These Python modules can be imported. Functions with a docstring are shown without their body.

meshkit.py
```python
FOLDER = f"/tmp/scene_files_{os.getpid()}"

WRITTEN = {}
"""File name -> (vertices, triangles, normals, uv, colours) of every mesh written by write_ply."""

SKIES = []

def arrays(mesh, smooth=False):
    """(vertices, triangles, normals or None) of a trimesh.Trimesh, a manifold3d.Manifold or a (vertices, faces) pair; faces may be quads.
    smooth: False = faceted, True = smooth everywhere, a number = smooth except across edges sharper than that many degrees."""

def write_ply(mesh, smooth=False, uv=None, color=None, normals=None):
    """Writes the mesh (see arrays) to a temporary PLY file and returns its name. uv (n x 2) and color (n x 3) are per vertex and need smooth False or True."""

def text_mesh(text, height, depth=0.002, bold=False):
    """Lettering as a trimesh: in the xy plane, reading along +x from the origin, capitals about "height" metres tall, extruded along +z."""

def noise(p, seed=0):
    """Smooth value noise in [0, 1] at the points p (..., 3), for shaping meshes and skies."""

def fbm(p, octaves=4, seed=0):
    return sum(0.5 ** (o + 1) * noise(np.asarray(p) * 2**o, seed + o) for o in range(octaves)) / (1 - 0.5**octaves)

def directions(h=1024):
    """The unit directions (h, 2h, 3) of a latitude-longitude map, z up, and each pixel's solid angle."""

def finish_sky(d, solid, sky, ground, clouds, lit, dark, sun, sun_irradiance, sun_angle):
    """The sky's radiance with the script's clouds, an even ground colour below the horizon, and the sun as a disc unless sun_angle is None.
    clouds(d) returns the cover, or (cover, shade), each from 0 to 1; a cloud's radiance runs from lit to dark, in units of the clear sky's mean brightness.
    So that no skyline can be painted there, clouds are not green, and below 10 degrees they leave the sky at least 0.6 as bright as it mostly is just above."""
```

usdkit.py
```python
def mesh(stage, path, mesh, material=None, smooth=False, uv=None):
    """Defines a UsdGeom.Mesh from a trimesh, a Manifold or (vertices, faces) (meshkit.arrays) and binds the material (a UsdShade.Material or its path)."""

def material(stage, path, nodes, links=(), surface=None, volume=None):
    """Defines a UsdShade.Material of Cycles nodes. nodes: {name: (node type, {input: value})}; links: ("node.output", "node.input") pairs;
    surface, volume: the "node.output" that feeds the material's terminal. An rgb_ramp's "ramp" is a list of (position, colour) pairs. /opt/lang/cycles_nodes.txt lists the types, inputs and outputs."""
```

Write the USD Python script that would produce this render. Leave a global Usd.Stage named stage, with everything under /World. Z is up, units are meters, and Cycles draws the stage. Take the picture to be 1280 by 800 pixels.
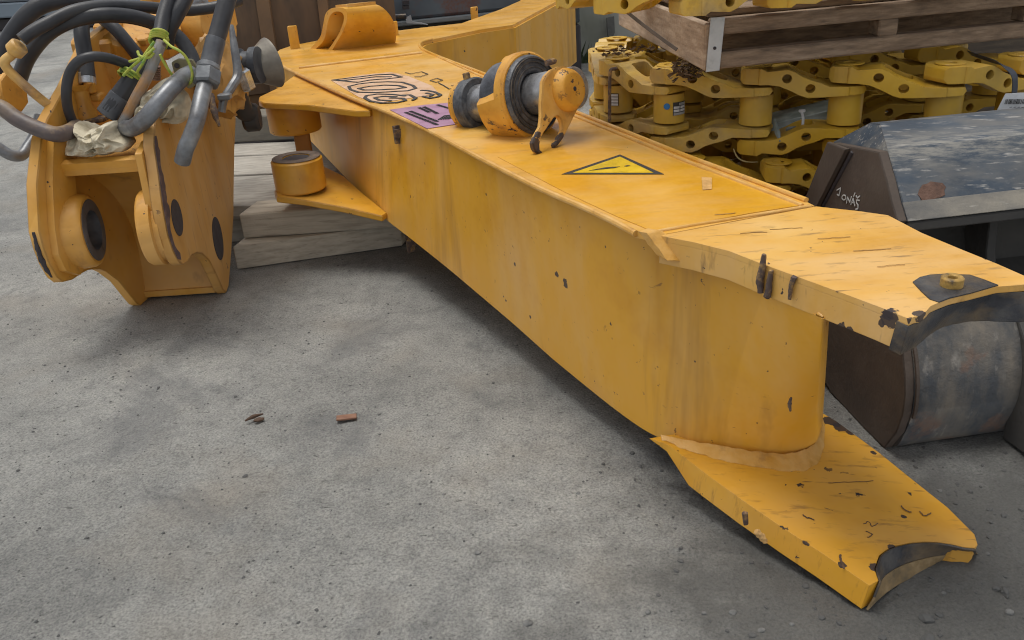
import math, random
import numpy as np, trimesh, manifold3d as m3
import shapely.geometry as sg
import usdkit, meshkit
from pxr import Usd, UsdGeom, UsdLux, UsdShade, Gf, Sdf, Vt

stage = Usd.Stage.CreateInMemory()
UsdGeom.SetStageUpAxis(stage, UsdGeom.Tokens.z)
UsdGeom.SetStageMetersPerUnit(stage, 1.0)
UsdGeom.Xform.Define(stage, '/World')
UsdGeom.Scope.Define(stage, '/World/Looks')
V = lambda *a: np.array(a, float)

# ------------------------------------------------------------------ camera
PITCH, ROLL, FPX, HCAM = math.radians(25.6), math.radians(-3.94), 1055.4, 1.15
FW = V(0, math.cos(PITCH), -math.sin(PITCH)); _r = V(1, 0, 0); _u = np.cross(_r, FW)
RT = math.cos(ROLL)*_r + math.sin(ROLL)*_u
UP = -math.sin(ROLL)*_r + math.cos(ROLL)*_u
EYE = V(0, 0, HCAM)
cam = UsdGeom.Camera.Define(stage, '/World/camera')
cam.CreateHorizontalApertureAttr(36.0); cam.CreateVerticalApertureAttr(22.5)
cam.CreateFocalLengthAttr(36.0*FPX/1280); cam.CreateClippingRangeAttr(Gf.Vec2f(0.05, 500))
M = Gf.Matrix4d(*RT, 0, *UP, 0, *(-FW), 0, *EYE, 1)
cam.AddTransformOp().Set(M)
cam.CreateExposureAttr(0.42)

# ------------------------------------------------------------------ light
SUN = V(-0.14, 0.16, 1.15); SUN /= np.linalg.norm(SUN)
elev, rot = math.asin(SUN[2]), math.atan2(SUN[0], SUN[1])
dome = UsdLux.DomeLight.Define(stage, '/World/sky')
dome.GetPrim().SetCustomDataByKey('kind', 'structure')
skym = usdkit.material(stage, '/World/Looks/overcast_sky', {
    's': ('sky_texture', {'sky_type': 'single_scattering', 'sun_disc': False, 'sun_elevation': elev, 'sun_rotation': rot, 'aerosol_density': 3.0}),
    'h': ('hsv', {'saturation': 0.18, 'value': 1.0}),
    'tc': ('texture_coordinate', {}),
    'n': ('noise_texture', {'scale': 2.2, 'detail': 5, 'roughness': 0.55}),
    'r': ('rgb_ramp', {'ramp': [(0.3, (0.82, 0.83, 0.85)), (0.7, (1.12, 1.11, 1.08))]}),
    'm': ('mix_color', {'blend_type': 'multiply', 'fac': 1.0}),
    'b': ('background_shader', {'strength': 0.118})},
    [('s.color', 'h.color'), ('tc.generated', 'n.vector'), ('n.fac', 'r.fac'), ('h.color', 'm.a'), ('r.color', 'm.b'), ('m.result', 'b.color')], surface='b.background')
UsdShade.MaterialBindingAPI.Apply(dome.GetPrim()).Bind(skym)
sun = UsdLux.DistantLight.Define(stage, '/World/sun')
sun.CreateNormalizeAttr(True); sun.CreateIntensityAttr(0.33); sun.CreateAngleAttr(28.0)
sun.CreateColorAttr(Gf.Vec3f(1.0, 0.965, 0.9))
_q = Gf.Rotation(Gf.Vec3d(0, 0, 1), Gf.Vec3d(*SUN))
sun.AddTransformOp().Set(Gf.Matrix4d().SetRotate(_q))

# ------------------------------------------------------------------ helpers
def at(u, v, z=None, y=None, pl=None, d=None):
    """the point where the line of sight through photograph pixel (u, v) meets a height, a depth or a plane"""
    D = FW + (u-640)/FPX*RT + (400-v)/FPX*UP
    if z is not None: t = (z-HCAM)/D[2]
    elif y is not None: t = y/D[1]
    elif d is not None: t = d
    else: t = (pl[1]-pl[0]@EYE)/(pl[0]@D)
    return EYE + t*D
def vplane(A, B):
    n = np.cross(np.asarray(B)-A, V(0, 0, 1)); n /= np.linalg.norm(n); return n, n@A
def unit(v): v = np.asarray(v, float); return v/np.linalg.norm(v)

_used = {}
def _name(parent, name):
    k = (parent, name); i = _used.get(k, -1)+1; _used[k] = i
    return f'{parent}/{name}' if i == 0 else f'{parent}/{name}_{i:03d}'
LOC = {}
def T(name, label, cat, loc=(0, 0, 0), group=None, kind=None):
    p = _name('/World', name); x = UsdGeom.Xform.Define(stage, p); x.AddTranslateOp().Set(Gf.Vec3d(*map(float, loc)))
    o = x.GetPrim(); LOC[p] = np.asarray(loc, float)
    for k, v in (('label', label), ('category', cat), ('group', group), ('kind', kind)):
        if v: o.SetCustomDataByKey(k, v)
    return p
def P(parent, name, mesh, mat, label=None, smooth=35, kind=None):
    p = _name(parent, name); v, f, n = meshkit.arrays(mesh, False)
    l = LOC.get(parent, V(0, 0, 0)); LOC[p] = l
    m = usdkit.mesh(stage, p, (v-l, f), mat, smooth=smooth)
    if label: m.GetPrim().SetCustomDataByKey('label', label)
    if kind: m.GetPrim().SetCustomDataByKey('kind', kind)
    return p
def S(name, mesh, mat, label=None, cat=None, kind=None, group=None, smooth=35):
    v, f, _ = meshkit.arrays(mesh, False); loc = V(*(v.min(0)+v.max(0))/2); loc[2] = v[:, 2].min()
    p = _name('/World', name)
    m = usdkit.mesh(stage, p, (v-loc, f), mat, smooth=smooth); m.AddTranslateOp().Set(Gf.Vec3d(*loc)); LOC[p] = loc
    for k, val in (('label', label), ('category', cat), ('group', group), ('kind', kind)):
        if val: m.GetPrim().SetCustomDataByKey(k, val)
    return p
cat_ = lambda *ms: trimesh.util.concatenate(list(ms))
def tri(v, f): return trimesh.Trimesh(np.asarray(v, float), np.asarray(f, int), process=False)
def man(m):
    m = m.copy(); m.merge_vertices(digits_vertex=6); m.update_faces(m.nondegenerate_faces())
    if m.volume < 0: m.invert()
    return m3.Manifold(m3.Mesh(np.asarray(m.vertices, np.float32), np.asarray(m.faces, np.uint32)))
def unman(m): k = m.to_mesh(); return tri(k.vert_properties[:, :3], k.tri_verts)
def basis(n, x=None):
    n = unit(n)
    if x is None: x = V(1, 0, 0) if abs(n[0]) < .9 else V(0, 1, 0)
    x = unit(np.asarray(x)-n*(np.asarray(x)@n)); return x, np.cross(n, x), n
def frame(O, X, Y, Z):
    A = np.eye(4); A[:3, 0], A[:3, 1], A[:3, 2], A[:3, 3] = X, Y, Z, O; return A
def extr(poly, t):
    return trimesh.creation.extrude_polygon(poly, t, engine='earcut')
def rounded(poly, r):
    return poly.buffer(-r, quad_segs=4).buffer(r, quad_segs=4) if r > 0 else poly
def slab(pts, n, t, r=0.0, ch=0.0):
    """a plate: the planar loop pts pushed along n by t (negative pushes back), corners rounded by r, rim chamfered by ch"""
    pts = np.asarray(pts, float); X, Y, Z = basis(n); O = pts[0]
    q = np.c_[(pts-O)@X, (pts-O)@Y]; poly = sg.Polygon(q).buffer(0)
    if poly.geom_type != 'Polygon': poly = max(poly.geoms, key=lambda g: g.area)
    poly = rounded(poly, r)
    if ch > 0:
        ins = poly.buffer(-ch, join_style=2); a = abs(t)
        h = m3.Manifold.batch_hull if False else None
        m = extr(poly, a-2*ch); m.apply_translation([0, 0, ch])
        parts = man(m)
        for k in (1.0, 0.5):
            mm = extr(poly.buffer(-ch*k, join_style=2), a-2*ch*(1-k)); mm.apply_translation([0, 0, ch*(1-k)]); parts = parts + man(mm)
        m = unman(parts)
    else: m = extr(poly, abs(t))
    if t < 0: m.apply_translation([0, 0, -abs(t)])
    m.apply_transform(frame(O, X, Y, Z)); return m
def box(c, X, Y, Z, sx, sy, sz, jitter=0, rng=None):
    m = trimesh.creation.box((sx, sy, sz)); m.apply_transform(frame(c, unit(X), unit(Y), unit(Z))); return m
def bbox(O, ex, ey, ez, ch=.004):
    """a chamfered beam from corner O along the three edge vectors"""
    lx, ly, lz = map(np.linalg.norm, (ex, ey, ez)); h = []
    for sx in (0, 1):
        for sy in (0, 1):
            for sz in (0, 1):
                for k in range(3):
                    q = V(lx*sx, ly*sy, lz*sz); s = V(1-2*sx, 1-2*sy, 1-2*sz)*ch; s[k] = 0; h.append(q+s)
    m = unman(m3.Manifold.hull_points(np.array(h, np.float32)))
    v = m.vertices; w = O + np.outer(v[:, 0], unit(ex)) + np.outer(v[:, 1], unit(ey)) + np.outer(v[:, 2], unit(ez))
    return tri(w, m.faces)
def spline(pts, n=8):
    p = np.asarray(pts, float); p = np.vstack([2*p[0]-p[1], p, 2*p[-1]-p[-2]]); out = []
    for i in range(1, len(p)-2):
        for t in np.linspace(0, 1, n, endpoint=False):
            a, b, c, d = p[i-1:i+3]
            out.append(.5*((2*b)+(-a+c)*t+(2*a-5*b+4*c-d)*t*t+(-a+3*b-3*c+d)*t**3))
    out.append(p[-2]); return np.array(out)
def tube(pts, r, n=8, sides=14, smooth=True, wob=0, cap=True):
    P_ = spline(pts, n) if smooth and len(pts) > 2 else np.asarray(pts, float)
    r = np.interp(np.linspace(0, 1, len(P_)), np.linspace(0, 1, len(np.atleast_1d(r))), np.atleast_1d(r)) if np.ndim(r) else np.full(len(P_), r)
    t = np.gradient(P_, axis=0); t /= np.linalg.norm(t, axis=1, keepdims=True)
    x = basis(t[0])[0]; v = []
    for i in range(len(P_)):
        x = unit(x-t[i]*(x@t[i])); y = np.cross(t[i], x)
        a = np.linspace(0, 2*np.pi, sides, endpoint=False)
        rr = r[i]*(1+(wob*np.sin(3*a+i) if wob else 0))
        v.append(P_[i] + np.outer(np.cos(a)*rr, x)+np.outer(np.sin(a)*rr, y))
    v = np.vstack(v); f = []
    for i in range(len(P_)-1):
        for k in range(sides):
            a, b = i*sides+k, i*sides+(k+1) % sides
            f += [[a, b, b+sides], [a, b+sides, a+sides]]
    if cap:
        v = np.vstack([v, P_[0], P_[-1]]); A, B = len(v)-2, len(v)-1; L = (len(P_)-1)*sides
        for k in range(sides):
            f += [[A, (k+1) % sides, k], [B, L+k, L+(k+1) % sides]]
    return tri(v, f)
def lathe(prof, O, ax, n=40, x=None):
    """revolves the (radius, offset along ax) profile"""
    X, Y, Z = basis(ax, x); a = np.linspace(0, 2*np.pi, n, endpoint=False); v = []
    for r, h in prof: v.append(O + h*Z + np.outer(np.cos(a)*r, X) + np.outer(np.sin(a)*r, Y))
    v = np.vstack(v); f = []
    for i in range(len(prof)-1):
        for k in range(n):
            p, q = i*n+k, i*n+(k+1) % n; f += [[p, q, q+n], [p, q+n, p+n]]
    return tri(v, f)
def cyl(A, B, r, n=28, ch=.003):
    A, B = np.asarray(A, float), np.asarray(B, float); L = np.linalg.norm(B-A)
    return lathe([(1e-5, 0), (r-ch, 0), (r, ch), (r, L-ch), (r-ch, L), (1e-5, L)], A, B-A, n)
def ring(A, B, r0, r1, n=36, ch=.003):
    A, B = np.asarray(A, float), np.asarray(B, float); L = np.linalg.norm(B-A)
    return lathe([(r0, 0), (r1-ch, 0), (r1, ch), (r1, L-ch), (r1-ch, L), (r0+ch, L), (r0, L-ch), (r0, 0)], A, B-A, n)
def ribbon(pts, n, w, t=.0012):
    """a painted stroke: a thin strip of width w following pts, standing t proud along n"""
    n = unit(n); pts = np.asarray(pts, float); ms = []
    q = sg.LineString(np.c_[(pts-pts[0])@basis(n)[0], (pts-pts[0])@basis(n)[1]]).buffer(w/2, quad_segs=3)
    gs = getattr(q, 'geoms', [q]); X, Y, Z = basis(n)
    for g in gs:
        m = extr(g, t); m.apply_transform(frame(pts[0], X, Y, Z)); ms.append(m)
    return cat_(*ms)
def ruled(A, B, t, closed=False):
    """a bent plate between polylines A and B, thickness t to the right of travel"""
    A, B = np.asarray(A, float), np.asarray(B, float); n = len(A)
    d = np.gradient(A, axis=0)+np.gradient(B, axis=0); nn = np.cross(d, A-B); nn /= np.linalg.norm(nn, axis=1, keepdims=True)
    v = np.vstack([A, B, A+nn*t, B+nn*t]); f = []
    for i in range(n-1):
        for a, b, s in ((0, n, 1), (2*n, 3*n, 0)):
            q = [a+i, a+i+1, b+i+1, b+i]; q = q if s else q[::-1]; f += [q[:3], [q[0], q[2], q[3]]]
        for a, b, s in ((0, 2*n, 0), (n, 3*n, 1)):
            q = [a+i, a+i+1, b+i+1, b+i]; q = q if s else q[::-1]; f += [q[:3], [q[0], q[2], q[3]]]
    for i, s in ((0, 0), (n-1, 1)):
        q = [i, n+i, 3*n+i, 2*n+i]; q = q if s else q[::-1]; f += [q[:3], [q[0], q[2], q[3]]]
    m = tri(v, f); trimesh.repair.fix_normals(m); return m
def skin(A, B, t, rows=10):
    """as ruled(), with rows of quads between A and B so that a twisted plate shades evenly"""
    A, B = np.asarray(A, float), np.asarray(B, float); n = len(A); ks = np.linspace(0, 1, rows+1)
    G = np.array([A*(1-k)+B*k for k in ks]); du = np.gradient(G, axis=1); dv = np.gradient(G, axis=0); nn = np.cross(du, -dv); nn /= np.linalg.norm(nn, axis=2, keepdims=True)
    v = np.vstack([G.reshape(-1, 3), (G+nn*t).reshape(-1, 3)]); h = (rows+1)*n; f = []
    for r in range(rows):
        for i in range(n-1):
            a = r*n+i; f += [[a, a+1, a+n+1], [a, a+n+1, a+n], [h+a, h+a+n+1, h+a+1], [h+a, h+a+n, h+a+n+1]]
    for i in range(n-1):
        for o, sg_ in ((0, 1), (rows*n, -1)):
            q = [o+i, h+o+i, h+o+i+1, o+i+1][::sg_]; f += [q[:3], [q[0], q[2], q[3]]]
    for r in range(rows):
        for o, sg_ in ((0, -1), (n-1, 1)):
            a = r*n+o; q = [a, h+a, h+a+n, a+n][::sg_]; f += [q[:3], [q[0], q[2], q[3]]]
    m = tri(v, f)
    if m.volume < 0: m.invert()
    return m
def resample(pts, n):
    p = np.asarray(pts, float); s = np.r_[0, np.cumsum(np.linalg.norm(np.diff(p, axis=0), axis=1))]
    return np.c_[tuple(np.interp(np.linspace(0, s[-1], n), s, p[:, k]) for k in range(p.shape[1]))]
def blob(c, X, Y, Z, seed, amp=.25, sub=4, freq=2.0, ridge=True):
    m = trimesh.creation.icosphere(subdivisions=sub); v = np.array(m.vertices)
    k = meshkit.fbm(v*freq+10, 3, seed); k2 = meshkit.noise(v*freq*2.3+20, seed+7)
    if ridge: k = 1-np.abs(2*k-1)*2.2+.25*(1-np.abs(2*k2-1))
    v = v*(1+amp*(k-.5))[:, None]
    return tri(c+np.outer(v[:, 0], X)+np.outer(v[:, 1], Y)+np.outer(v[:, 2], Z), m.faces)

# ------------------------------------------------------------------ materials
def mat(name, base, dark=None, light=None, rough=.5, metal=0, nscale=6, chip=None, chipcol=(.03, .022, .024), chipscale=38, streak=None, dust=None, bump=.15, bscale=120, bevel=.0025, spots=None, spec=.5, stretch=(1, 1, 1), rust=None, rustamt=.6, scratch=None, line=None):
    """weathered surface: two tones by noise, streaks of dust, chips down to the primer, edges slightly rounded"""
    dark = dark or tuple(.78*c for c in base); light = light or tuple(min(1, 1.12*c) for c in base)
    N = {'g': ('geometry', {}), 'mp': ('mapping', {'scale': stretch}),
         'n': ('noise_texture', {'scale': nscale, 'detail': 6, 'roughness': .6}),
         'r': ('rgb_ramp', {'ramp': [(.3, dark), (.5, base), (.72, light)]}),
         'p': ('principled_bsdf', {'metallic': metal, 'specular_ior_level': spec}),
         'nb': ('noise_texture', {'scale': bscale, 'detail': 4, 'roughness': .65}),
         'bv': ('bevel', {'samples': 2, 'radius': bevel}),
         'b': ('bump', {'strength': bump, 'distance': .004}),
         'rr': ('map_range', {'from_min': .3, 'from_max': .7, 'to_min': max(.05, rough-.1), 'to_max': min(1, rough+.12)})}
    if not bevel: del N['bv']
    L = ([('bv.bevel', 'b.normal')] if bevel else [])+[('g.position', 'mp.vector'), ('mp.vector', 'n.vector'), ('n.fac', 'r.fac'), ('g.position', 'nb.vector'), ('nb.fac', 'b.height'), ('b.normal', 'p.normal'), ('n.fac', 'rr.value'), ('rr.result', 'p.roughness')]
    c = 'r.color'
    def over(tag, fac, col, amt):
        nonlocal c
        N[tag+'m'] = ('mix_color', {'blend_type': 'mix', 'b': col})
        N[tag+'k'] = ('math', {'math_type': 'multiply', 'value2': amt})
        L.extend([(fac, tag+'k.value1'), (tag+'k.value', tag+'m.fac'), (c, tag+'m.a')]); c = tag+'m.result'
    def thr(tag, scale, lo, hi, st=(1, 1, 1), detail=5, loc=(0, 0, 0), rg=.6):
        N[tag+'p'] = ('mapping', {'scale': st, 'location': loc})
        N[tag+'n'] = ('noise_texture', {'scale': scale, 'detail': detail, 'roughness': rg})
        N[tag+'r'] = ('map_range', {'from_min': lo, 'from_max': hi, 'clamp': True})
        L.extend([('g.position', tag+'p.vector'), (tag+'p.vector', tag+'n.vector'), (tag+'n.fac', tag+'r.value')]); return tag+'r.result'
    def mul(tag, a, b):
        N[tag] = ('math', {'math_type': 'multiply'}); L.extend([(a, tag+'.value1'), (b, tag+'.value2')]); return tag+'.value'
    if dust:
        col, amt, sc, st = dust; over('du', thr('du', sc, .42, .68, st, 6, (3, 1, 2)), col, amt)
    if streak:
        col, amt, sc, st = streak; over('st', thr('st', sc, .58, .74, st, 5, (1, 7, 3)), col, amt)
    if line:
        N['ls'] = ('vector_math', {'math_type': 'subtract', 'vector2': tuple(line[0])}); N['lc'] = ('vector_math', {'math_type': 'cross_product', 'vector2': tuple(line[1])}); N['ll'] = ('vector_math', {'math_type': 'length'})
        N['lm'] = ('map_range', {'from_min': line[2], 'from_max': line[2]*.15, 'clamp': True})
        L.extend([('g.position', 'ls.vector1'), ('ls.vector', 'lc.vector1'), ('lc.vector', 'll.vector1'), ('ll.value', 'lm.value')]); over('lo', mul('lx', 'lm.result', thr('lt', 16, .42, .60, (1.0, 6, 6), 6, (3, 3, 1), .7)), line[3], .8)
    if scratch:
        N['sq'] = ('mapping', {'scale': (2.5, 34, 34), 'rotation': (.35, .5, .75)}); N['sn2'] = ('noise_texture', {'scale': 2.2, 'detail': 3, 'roughness': .5, 'distortion': .4}); N['sr2'] = ('map_range', {'from_min': .69, 'from_max': .73, 'clamp': True})
        L.extend([('g.position', 'sq.vector'), ('sq.vector', 'sn2.vector'), ('sn2.fac', 'sr2.value')]); over('sc', mul('scx', 'sr2.result', thr('scv', 7, .45, .6, (1, 1, 1), 2, (4, 4, 8))), scratch[0], scratch[1])
    if rust:
        over('ru', mul('rux', thr('ru', rust[0], rust[1], rust[1]+.06, (1, 1, 1), 7, (5, 2, 9)), thr('rv', 60, .2, .6)), rust[2], rustamt)
    if chip:
        f = mul('chx', thr('ch', chipscale, chip, chip+.02, (1, 1, 1), 3, (2, 5, 1)), thr('cl', 5, .44, .56, (1, 1, 1), 2, (9, 3, 4)))
        over('ch2', f, chipcol, 1.0)
    if spots:
        for i, (pos, rad) in enumerate(spots):
            N[f's{i}d'] = ('vector_math', {'math_type': 'distance', 'vector2': tuple(pos)})
            N[f's{i}n'] = ('math', {'math_type': 'multiply_add', 'value2': rad*1.6, 'value3': -.8*rad})
            N[f's{i}a'] = ('math', {'math_type': 'add'})
            N[f's{i}r'] = ('map_range', {'from_min': rad, 'from_max': rad*.9, 'clamp': True})
            if 'sn' not in N:
                N['sn'] = ('noise_texture', {'scale': 70, 'detail': 4, 'roughness': .6}); L.append(('g.position', 'sn.vector'))
            L.extend([('g.position', f's{i}d.vector1'), ('sn.fac', f's{i}n.value1'), (f's{i}d.value', f's{i}a.value1'), (f's{i}n.value', f's{i}a.value2'), (f's{i}a.value', f's{i}r.value')])
            over(f's{i}', f's{i}r.result', chipcol, .95)
    L.append((c, 'p.base_color'))
    return usdkit.material(stage, '/World/Looks/'+name, N, L, surface='p.BSDF')
YEL = (.63, .315, .024)
DUSTY = (.68, .42, .16)
# the boom's paint carries chips at the places the photograph shows; they are filled in below
ZT = lambda x, y: .555+.0128*x+.0105*y
TOPN = unit(V(-.0128, -.0105, 1)); TOP = (TOPN, TOPN@V(0, 0, .555))
BOTN = unit(V(.1375, -.0276, 1)); BOT = (BOTN, BOTN@V(.587, 1.111, 0.006))
def top(u, v, dz=0): return at(u, v, pl=(TOPN, TOP[1]+dz))
def bot(u, v, dz=0): return at(u, v, pl=(BOTN, BOT[1]+dz))

m_side = None
_sA, _sB, _sC = top(560, 174), top(790, 287), bot(700, 459)
SIDEN = unit(np.cross(_sB-_sA, _sC-_sA)); SIDEN = -SIDEN if SIDEN@V(-1, -1, 0) < 0 else SIDEN
def side(u, v, dz=0): return at(u, v, pl=(SIDEN, SIDEN@_sA+dz))
m_boomside = mat('boom_side_paint', YEL, (.52, .235, .02), (.64, .32, .04), scratch=((.22, .11, .035), .75), rough=.34, nscale=2.6, bump=.1, bscale=45, streak=((.24, .115, .03), .6, 4.5, (1.6, 1.6, .16)), dust=((.64, .38, .12), .6, 5, (1.3, 1.3, .4)), chip=.705, rust=(30, .70, (.12, .055, .02)),
    spots=[(side(694, 344), .009), (side(704, 355), .014), (side(722, 392), .009), (side(663, 396), .005), (side(644, 330), .006), (side(596, 371), .004), (side(846, 424), .007), (side(839, 388), .005), (side(795, 372), .005), (side(835, 341), .004), (side(608, 243), .004), (side(575, 246), .003)])
m_boomtop = mat('boom_top_paint', scratch=((.22, .12, .05), .8), rust=(26, .69, (.16, .085, .03)), base=(.66, .345, .05), dark=(.60, .29, .03), light=(.70, .42, .11), rough=.30, nscale=3, bump=.1, bscale=45, dust=(DUSTY, .7, 4, (1, 3, 1)), streak=((.30, .16, .05), .5, 8, (1, 5, 1)), chip=.68)
_fa, _fb = top(850, 297), top(1137, 399); FORKN, FORKD = vplane(_fa, _fb)
fe = lambda u, v: at(u, v, pl=(FORKN, FORKD))
nf0 = FORKN if FORKN@V(-1, -1, 0) > 0 else -FORKN
m_forktop = mat('fork_top_paint', scratch=((.10, .06, .04), .8), base=(.66, .36, .07), dark=(.56, .28, .04), light=(.70, .44, .14), rough=.42, nscale=3.5, bump=.12, bscale=50, dust=(DUSTY, .9, 3, (1, 3, 1)), streak=((.15, .085, .04), .75, 10, (1.4, 6, 1)), chip=.68,
    spots=[(fe(1113, 398), .016), (fe(1110, 393), .010), (fe(1101, 404), .006), (fe(1050, 411), .011), (fe(1060, 415), .009), (fe(1130, 440), .008), (top(1150, 394), .012), (top(1137, 402), .008)])
m_forklow = mat('fork_bottom_paint', scratch=((.08, .045, .03), .85), base=YEL, dark=(.52, .235, .022), light=(.66, .33, .045), rough=.4, nscale=3.2, bump=.12, bscale=50, dust=((.62, .36, .1), .5, 3, (1, 2, 1)), streak=((.14, .07, .03), .65, 10, (1.3, 5, 1)), chip=.68,
    spots=[(bot(1040, 527, .055), .022), (bot(1050, 534, .055), .018), (bot(1062, 541, .055), .010), (bot(1053, 706, .055), .007), (bot(1006, 679, .055), .008), (bot(1094, 710, .055), .011), (bot(1115, 684, .055), .009), (bot(1092, 566, .055), .006), (bot(1130, 646, .055), .006)])
m_yellow = mat('machine_yellow_paint', YEL, (.5, .23, .022), (.66, .33, .04), rough=.36, nscale=7, bump=.1, chip=.67, dust=((.6, .36, .12), .5, 5, (1, 1, 1)), streak=((.26, .12, .03), .5, 6, (1, 1, .5)))
m_weld = mat('pale_weld_paint', (.62, .34, .08), (.54, .27, .04), (.67, .41, .14), rough=.45, nscale=20, bump=.3, bscale=90, streak=((.25, .13, .05), .5, 25, (1, 1, 1)))
m_bare = mat('bare_cut_steel', (.055, .057, .065), (.03, .03, .034), (.13, .125, .12), rough=.42, metal=.6, nscale=14, bump=.3, bscale=160, dust=((.20, .145, .085), .8, 14, (1, 1, 1.5)))
m_steel = mat('worn_steel', (.45, .45, .46), (.3, .3, .31), (.6, .6, .6), rough=.3, metal=.85, nscale=18, bump=.06, stretch=(1, 1, 1), dust=((.12, .11, .1), .4, 12, (1, 1, 1)))
m_pipe = mat('grey_zinc_pipe', bevel=0, base=(.20, .21, .225), dark=(.12, .125, .135), light=(.30, .31, .32), rough=.38, metal=.45, nscale=14, bump=.1, dust=((.1, .08, .06), .5, 18, (1, 1, 1)))
m_dark = mat('dark_primer', (.035, .03, .034), rough=.6, nscale=30, bump=.2)
m_black = mat('black_print', (.03, .028, .026), rough=.5, nscale=60, bump=0)
m_rubber = mat('hose_rubber', (.020, .021, .025), (.014, .015, .018), (.034, .035, .039), rough=.42, bevel=0, nscale=12, bump=.12, bscale=200, dust=((.07, .07, .075), .3, 6, (1, 1, 1)))
m_timber = mat('weathered_timber', (.46, .41, .33), (.33, .29, .23), (.56, .51, .42), rough=.85, nscale=5, stretch=(1.2, 9, 12), bump=.5, bscale=70, streak=((.12, .10, .08), .6, 9, (.8, 10, 14)), bevel=0)
m_plank = mat('grey_plank_wood', (.36, .34, .30), (.25, .235, .205), (.45, .43, .385), rough=.88, nscale=5, stretch=(2, 10, 12), bump=.5, bscale=70, streak=((.10, .09, .08), .5, 8, (1, 12, 14)), bevel=0)
m_pallet = mat('pallet_wood', (.235, .165, .11), (.13, .09, .06), (.36, .27, .19), rough=.85, nscale=5, stretch=(2, 8, 16), bump=.5, bscale=80, streak=((.07, .05, .035), .6, 7, (2, 10, 18)))

# ------------------------------------------------------------------ the ground
rng = np.random.default_rng(5)
def ground_h(x, y):
    p = np.stack([x, y, np.zeros_like(x)], -1)
    a = meshkit.fbm(p*2.1, 3, 1)-.5; b = meshkit.fbm(p*19, 3, 4)-.5; c = meshkit.noise(p*75, 9)-.5
    patch = np.clip((meshkit.fbm(p*1.3+4, 3, 12)-.47)*9, 0, 1)          # broken, gritty areas between smooth ones
    near = np.clip((4.4-y)/1.2, 0, 1); patch = np.clip(patch*.7+1.2*dirt_zone(x, y), 0, 1.3)
    return .010*a + near*(.0075*b*(.35+.9*patch)+.0034*c*(.25+patch)) - .003*patch
def dirt_zone(x, y):
    p = np.stack([x, y, np.zeros_like(x)], -1)
    return np.clip(1.15-np.hypot((x-.95)/1.0, (y-1.05)/.62)+1.5*(meshkit.fbm(p*3.5, 4, 31)-.5), 0, 1)*np.clip((4-y), 0, 1)
def grid(xs, ys):
    X, Y = np.meshgrid(xs, ys); Z = ground_h(X, Y); nx, ny = len(xs), len(ys)
    v = np.c_[X.ravel(), Y.ravel(), Z.ravel()]; i = np.arange(nx*(ny-1)).reshape(ny-1, nx)[:, :-1].ravel()
    return v, np.vstack([np.c_[i, i+1, i+nx+1], np.c_[i, i+nx+1, i+nx]])
xs = np.r_[np.linspace(-150, -16, 8), np.linspace(-14, -3.2, 24), np.linspace(-3, 2.4, 760), np.linspace(2.6, 12, 22), np.linspace(16, 150, 7)]
ys = np.r_[np.linspace(-150, -6, 6), np.linspace(-4, .45, 12), np.linspace(.5, 4.4, 640), np.linspace(4.45, 10, 60), np.linspace(10.5, 30, 14), np.linspace(40, 170, 6)]
gv, gf = grid(xs, ys)
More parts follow.
